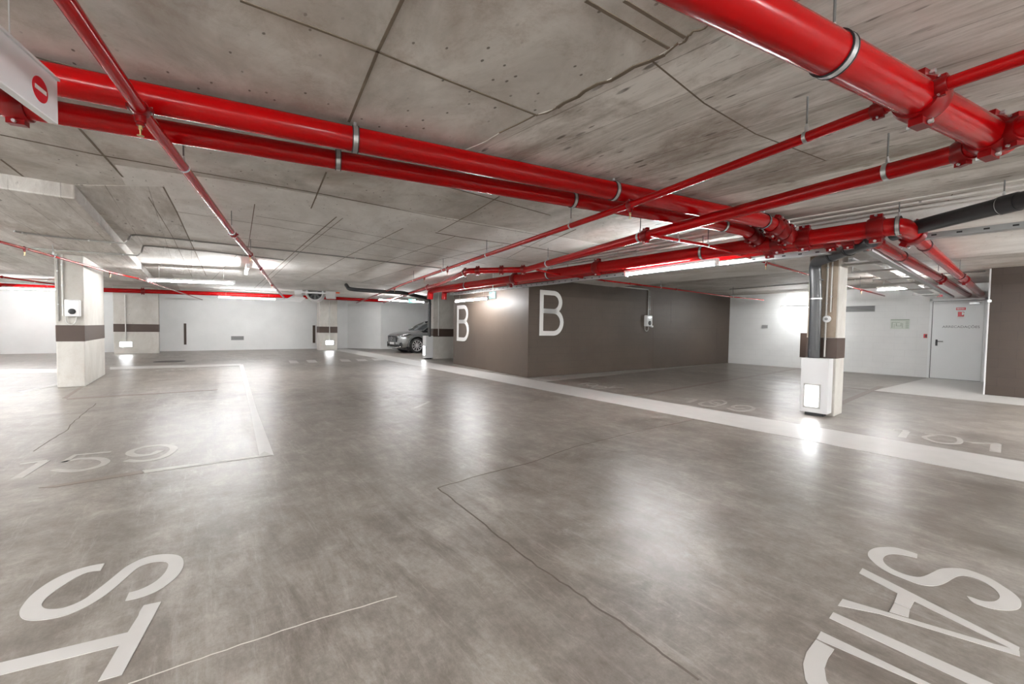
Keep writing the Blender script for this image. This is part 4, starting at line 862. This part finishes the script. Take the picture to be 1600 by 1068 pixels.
MB().lathe((c.x, 7.84, c.z), (0, -1, 0), [(0, .055), (.03, .055), (.04, .045)], 24).build('body', M_PLAST, o, smooth=True); MB().lathe((c.x, 7.80, c.z), (0, -1, 0), [(0, .022), (.006, .022)], 16).build('grille', M_VENT, o)
# hanging no-entry sign
A = Z(90, 127, 2.56); Bq = Z(0, 46, 2.56); al = (A - Bq); al.z = 0; al.normalize()
n = Vector((al.y, -al.x, 0)); n = n if n.dot(EYE - A) > 0 else -n
up = V3(0, 0, 1); ztop, zbot = 2.56, 2.335
o = thing('hanging_sign', 'white hanging sign panel with a red no-entry disc at the top left', 'sign', (A.x, A.y, ztop))
ctr = A - al * .75; ctr.z = (ztop + zbot) / 2
MB().obox(ctr - n * .02, al * .75, n * .02, up * (ztop - zbot) / 2).build('panel', M_SIGNW, o, bevel=.004)
MB().obox(ctr - n * .02 + up * .118, al * .75, n * .03, up * .006).build('top_rail', M_LAMPB, o)
dc = VP(62.5, 140, A[:], (A - al)[:])
MB().lathe(dc - n * .001, n, [(0, .060), (.003, .060)], 40).build('red_disc', M_SIGNR, o); MB().obox(dc + n * .003, al * .043, n * .0015, up * .010).build('white_bar', M_LETTER, o)
w = VP(25, 67, A[:], (A - al)[:])
for k, e in enumerate((w, w - al * 1.0)): MB().tube([(e.x - n.x * .02, e.y - n.y * .02, ztop), (e.x - n.x * .02, e.y - n.y * .02, ZC + .003)], .0025, 6).build('suspension_wire', M_STEEL, o)
# jet fan
fc = XP(492, 457.5, -19.0); o = thing('jet_fan', 'grey ceiling fan with dark round mouth above the far lane', 'fan', fc)
fx = Vector((1, -.28, 0)).normalized(); fs = Vector((.28, 1, 0)).normalized()
MB().revolve(fc + fx * .02, fx, [(-.9, .30), (-.9, .36), (.05, .36), (.12, .33), (.10, .28), (-.2, .27), (-.9, .27)], 32).build('casing', M_PLAST, o, smooth=True)
MB().lathe(fc - fx * .25, fx, [(0, .27), (.01, .27)], 24).build('dark_mouth', M_BLACK, o)
m = MB()
for k in range(8):
    a = 2 * pi * k / 8; r = fs * cos(a) + up * sin(a); t = fx.cross(r); m.bar(fc - fx * .1 + r * .06, fc - fx * .1 + r * .25, .09, .01, 0, (fx + t * .8).normalized())
m.lathe(fc - fx * .15, fx, [(0, .07), (.1, .06), (.14, .02)], 16); m.build('impeller', M_VENT, o)
MB().obox(fc + fx * .13, fs * .5, fx * .01, up * .035).build('cross_strap', M_PLAST, o)
MB().obox(fc - fs * .62 - fx * .2 + up * .05, fs * .14, fx * .3, up * .26).build('motor_box', M_LAMPB, o, bevel=.02)
MB().obox(fc + fs * .62 - fx * .2 + up * .0, fs * .2, fx * .3, up * .2).build('motor_box', M_LAMPB, o, bevel=.02)
MB().prism([fc - fs * 1.15 - up * .35, fc - fs * .55 - up * .42, fc - fs * .35 - up * .22, fc - fs * .8 - up * .12], fx * .03).build('deflector_flap', M_PLAST, o)
for e in (-1, 1): MB().tube([fc + fs * e * .62 - fx * .2 + up * .15, Vector((*(fc + fs * e * .62 - fx * .2)[:2], ZC + .003))], .01, 8).build('hanger_rod', M_STEEL, o)
c = XP(525, 455, -19.0); o = thing('switch_box', 'small orange isolator box beside the ceiling fan', 'switch box', c); MB().box((c.x - .1, c.y - .13, c.z - .11), (c.x + .1, c.y + .13, ZC - .002)).build('housing', M_LAMPB, o, bevel=.01); MB().box((c.x + .09, c.y - .12, c.z - .10), (c.x + .13, c.y + .12, c.z + .12)).build('cover', M_ORANGE, o, bevel=.01)

# ------------------------------------------------------------------ the car
def build_car(ox, oy):
    root = thing('car', 'dark grey sport utility car parked nose out behind the far pillar', 'car', (ox, oy, 0))
    W = .96; L = 4.7                            # nose at y = oy, tail at oy + L, centre line at x = ox
    def P(x, y, z): return Vector((ox + x, oy + y, z))
    # stations: y, half width, z_bottom, z_mid, z_shoulder, z_top (bonnet or belt), nose rounding
    S = [(.00, .60, .42, .60, .82, .86), (.06, .74, .26, .60, .87, .92), (.22, .88, .22, .62, .93, 1.00), (.50, .945, .22, .64, .97, 1.06), (.95, .955, .24, .66, .99, 1.10), (1.35, .96, .24, .68, 1.01, 1.13),
         (1.75, .955, .24, .68, 1.03, 1.12), (2.6, .95, .24, .68, 1.05, 1.10), (3.4, .955, .24, .68, 1.07, 1.12), (4.1, .95, .26, .70, 1.08, 1.14), (4.5, .90, .30, .72, 1.06, 1.12), (4.7, .76, .42, .72, 1.00, 1.04)]
    def sect(s):
        y, w, zb, zm, zs, zt = s
        return [(0, zb), (w * .80, zb), (w * .97, zb + .07), (w, zm), (w * .985, zs - .06), (w * .93, zs), (w * .62, zt - .015), (0, zt)]
    def loft(stations, mi=0):
        rows = []
        for y, pts in stations:
            full = pts + [(-x, z) for x, z in reversed(pts) if x > 1e-6]; rows.append([P(x, y, z) for x, z in full])
        n = len(rows[0]); vs = [p for r in rows for p in r]
        fs = [(i * n + k, i * n + (k + 1) % n, (i + 1) * n + (k + 1) % n, (i + 1) * n + k) for i in range(len(rows) - 1) for k in range(n)]
        fs += [tuple(range(n)), tuple(range((len(rows) - 1) * n, len(rows) * n))]
        return MB().add(vs, fs, mi)
    body = loft([(s[0], sect(s)) for s in S]).build('body', M_CARP, root, smooth=True)
    sub = body.modifiers.new('sub', 'SUBSURF'); sub.levels = 2; sub.render_levels = 2
    wy = (.88, 3.86); wr = .365
    cut = MB()
    for y in wy:
        for s in (-1, 1): cut.tube([P(s * .62, y, wr + .02), P(s * 1.2, y, wr + .02)], .425, 32)
    cu = cut.build('cutter', M_CARB)
    bo_ = body.modifiers.new('arches', 'BOOLEAN'); bo_.operation = 'DIFFERENCE'; bo_.object = cu; bo_.solver = 'EXACT'
    bpy.context.view_layer.update(); dg = bpy.context.evaluated_depsgraph_get()
    me = bpy.data.meshes.new_from_object(body.evaluated_get(dg)); body.modifiers.clear(); body.data = me; bpy.data.objects.remove(cu)
    for p in me.polygons: p.use_smooth = True
    try: me.set_sharp_from_angle(angle=radians(40))
    except Exception: pass
    # cabin
    C = [(1.25, .86, 1.09, .80, 1.12), (1.62, .88, 1.08, .76, 1.36), (2.05, .89, 1.08, .72, 1.56), (2.6, .89, 1.08, .71, 1.64), (3.3, .89, 1.08, .70, 1.63), (4.0, .88, 1.08, .66, 1.52), (4.5, .84, 1.08, .62, 1.20)]
    cab = loft([(y, [(0, zb), (wb, zb), (wb - (wb - wt) * .8, zt - .06), (wt - .08, zt), (0, zt + .01)]) for y, wb, zb, wt, zt in C]).build('windows', M_GLASS, root, smooth=True)
    rf = MB(); rows = []
    for y, wb, zb, wt, zt in C[2:6]: rows.append([P(x, y, z) for x, z in ((-(wt + .015), zt - .055), (-(wt - .07), zt + .012), (0, zt + .025), (wt - .07, zt + .012), (wt + .015, zt - .055))])
    n = 5; rf.add([p for r in rows for p in r] + [p - V3(0, 0, .02) for r in rows for p in r], [(i * n + k, i * n + k + 1, (i + 1) * n + k + 1, (i + 1) * n + k) for i in range(3) for k in range(4)] + [(20 + i * n + k, 20 + (i + 1) * n + k, 20 + (i + 1) * n + k + 1, 20 + i * n + k + 1) for i in range(3) for k in range(4)])
    rf.build('roof', M_CARP, root, smooth=True)
    for s in (-1, 1):
        MB().tube([P(s * .865, 1.22, 1.10), P(s * .80, 1.62, 1.34), P(s * .755, 2.05, 1.52)], .035, 8).build('windscreen_pillar', M_CARP, root, smooth=True)
        MB().tube([P(s * .89, 1.35, 1.10), P(s * .90, 2.6, 1.09), P(s * .89, 4.3, 1.12)], .014, 6).build('window_trim', M_CHROME, root)
        MB().obox(P(s * 1.0, 1.62, 1.14), V3(.09, 0, 0), V3(0, .06, 0), V3(0, 0, .06)).build('door_mirror', M_CARP, root, bevel=.03)
        # headlamp wraps the corner
        hl = MB(); hl.prism([P(s * .50, .055, .80), P(s * .72, .10, .82), P(s * .935, .42, .93), P(s * .95, .62, .96), P(s * .935, .40, .845), P(s * .75, .08, .745), P(s * .52, .03, .74)], V3(s * .012, -.02, 0)); h = hl.build('headlamp', M_CARB, root)
        g = MB(); g.lathe(P(s * .66, .045, .78), (s * .3, -1, 0), [(0, .035), (.02, .03)], 12); g.lathe(P(s * .78, .10, .80), (s * .6, -1, 0), [(0, .03), (.03, .025)], 12); g.bar(P(s * .58, .028, .815), P(s * .86, .20, .885), .02, .012); g.build('lens', M_LENS, h)
        MB().prism([P(s * .66, .03, .30), P(s * .86, .16, .34), P(s * .84, .13, .50), P(s * .80, .09, .52)], V3(s * .02, -.03, 0)).build('air_intake', M_CARB, root)
        for i, y in enumerate(wy):
            a = MB(); m_ = 18
            for k in range(m_):
                a0, a1 = pi * k / m_ * 1.12 - .12 * pi / 2, pi * (k + 1) / m_ * 1.12 - .12 * pi / 2
                a.prism([P(s * .945, y + cos(a0) * .42, wr + .02 + sin(a0) * .42), P(s * .945, y + cos(a1) * .42, wr + .02 + sin(a1) * .42), P(s * .945, y + cos(a1) * .465, wr + .02 + sin(a1) * .465), P(s * .945, y + cos(a0) * .465, wr + .02 + sin(a0) * .465)], V3(s * .025, 0, 0))
            a.build('wheel_arch', M_CARP, root)
            MB().lathe(P(s * .62, y, wr + .02), (s, 0, 0), [(0, .42), (.004, .42)], 28).build('arch_liner', M_CARB, root)
            w = MB(); w.revolve(P(s * .72, y, wr), V3(s, 0, 0), [(0, .20), (0, .34), (.03, .365), (.19, .365), (.225, .345), (.23, .27), (.20, .262), (.05, .262), (.04, .20), (0, .20)], 40); tyre = w.build('wheel', M_TYRE, root, smooth=True)
            al_ = MB(); al_.revolve(P(s * .72, y, wr), V3(s, 0, 0), [(.20, .268), (.225, .268), (.222, .245), (.20, .240), (.20, .268)], 40)
            for k in range(10):
                t = 2 * pi * k / 10 + .1; r = V3(0, cos(t), sin(t)); c0, c1 = P(s * .925, y, wr) + r * .04, P(s * .935, y, wr) + r * .255
                al_.bar(c0, c1, .034, .022, 0, (s, 0, 0))
            al_.lathe(P(s * .90, y, wr), V3(s, 0, 0), [(0, .06), (.045, .05), (.05, .03)], 16); al_.build('rim', M_ALLOY, tyre, smooth=True)
            MB().lathe(P(s * .82, y, wr), V3(s, 0, 0), [(0, .255), (.004, .255)], 28).build('brake_disc', M_CARB, tyre)
    g = MB(); g.prism([P(-.50, .035, .52), P(.50, .035, .52), P(.56, .035, .74), (P(.40, .02, .83)), P(-.40, .02, .83), P(-.56, .035, .74)], V3(0, -.05, 0)); gr = g.build('grille', M_CARB, root, bevel=.01)
    m = MB()
    for k in range(3): m.bar(P(-.48 + .02 * k, -.022, .58 + k * .07), P(.48 - .02 * k, -.022, .58 + k * .07), .012, .012)
    m.revolve(P(0, -.03, .68), V3(0, -1, 0), [(0, .085), (0, .10), (.01, .10), (.01, .085), (0, .085)], 28)
    m.build('grille_bars', M_CHROME, gr)
    m = MB(); m.obox(P(0, -.02, .46), V3(.26, 0, 0), V3(0, .008, 0), V3(0, 0, .055)); m.build('number_plate', M_PLATE, root, bevel=.004)
    m = MB(); m.prism([P(-.70, .04, .30), P(.70, .04, .30), P(.58, -.02, .41), P(-.58, -.02, .41)], V3(0, -.02, 0)); m.build('lower_intake', M_CARB, root, bevel=.01)
    m = MB(); m.tube(fillet([P(-.80, .10, .33), P(-.60, -.01, .26), P(.60, -.01, .26), P(.80, .10, .33)], .1), .028, 10); o_ = m.build('bumper_trim', M_CHROME, root, smooth=True)
    MB().box(P(-.9, .35, .16), P(.9, 4.3, .26)).build('underbody', M_CARB, root)
    return root
build_car(-19.5, 7.75)
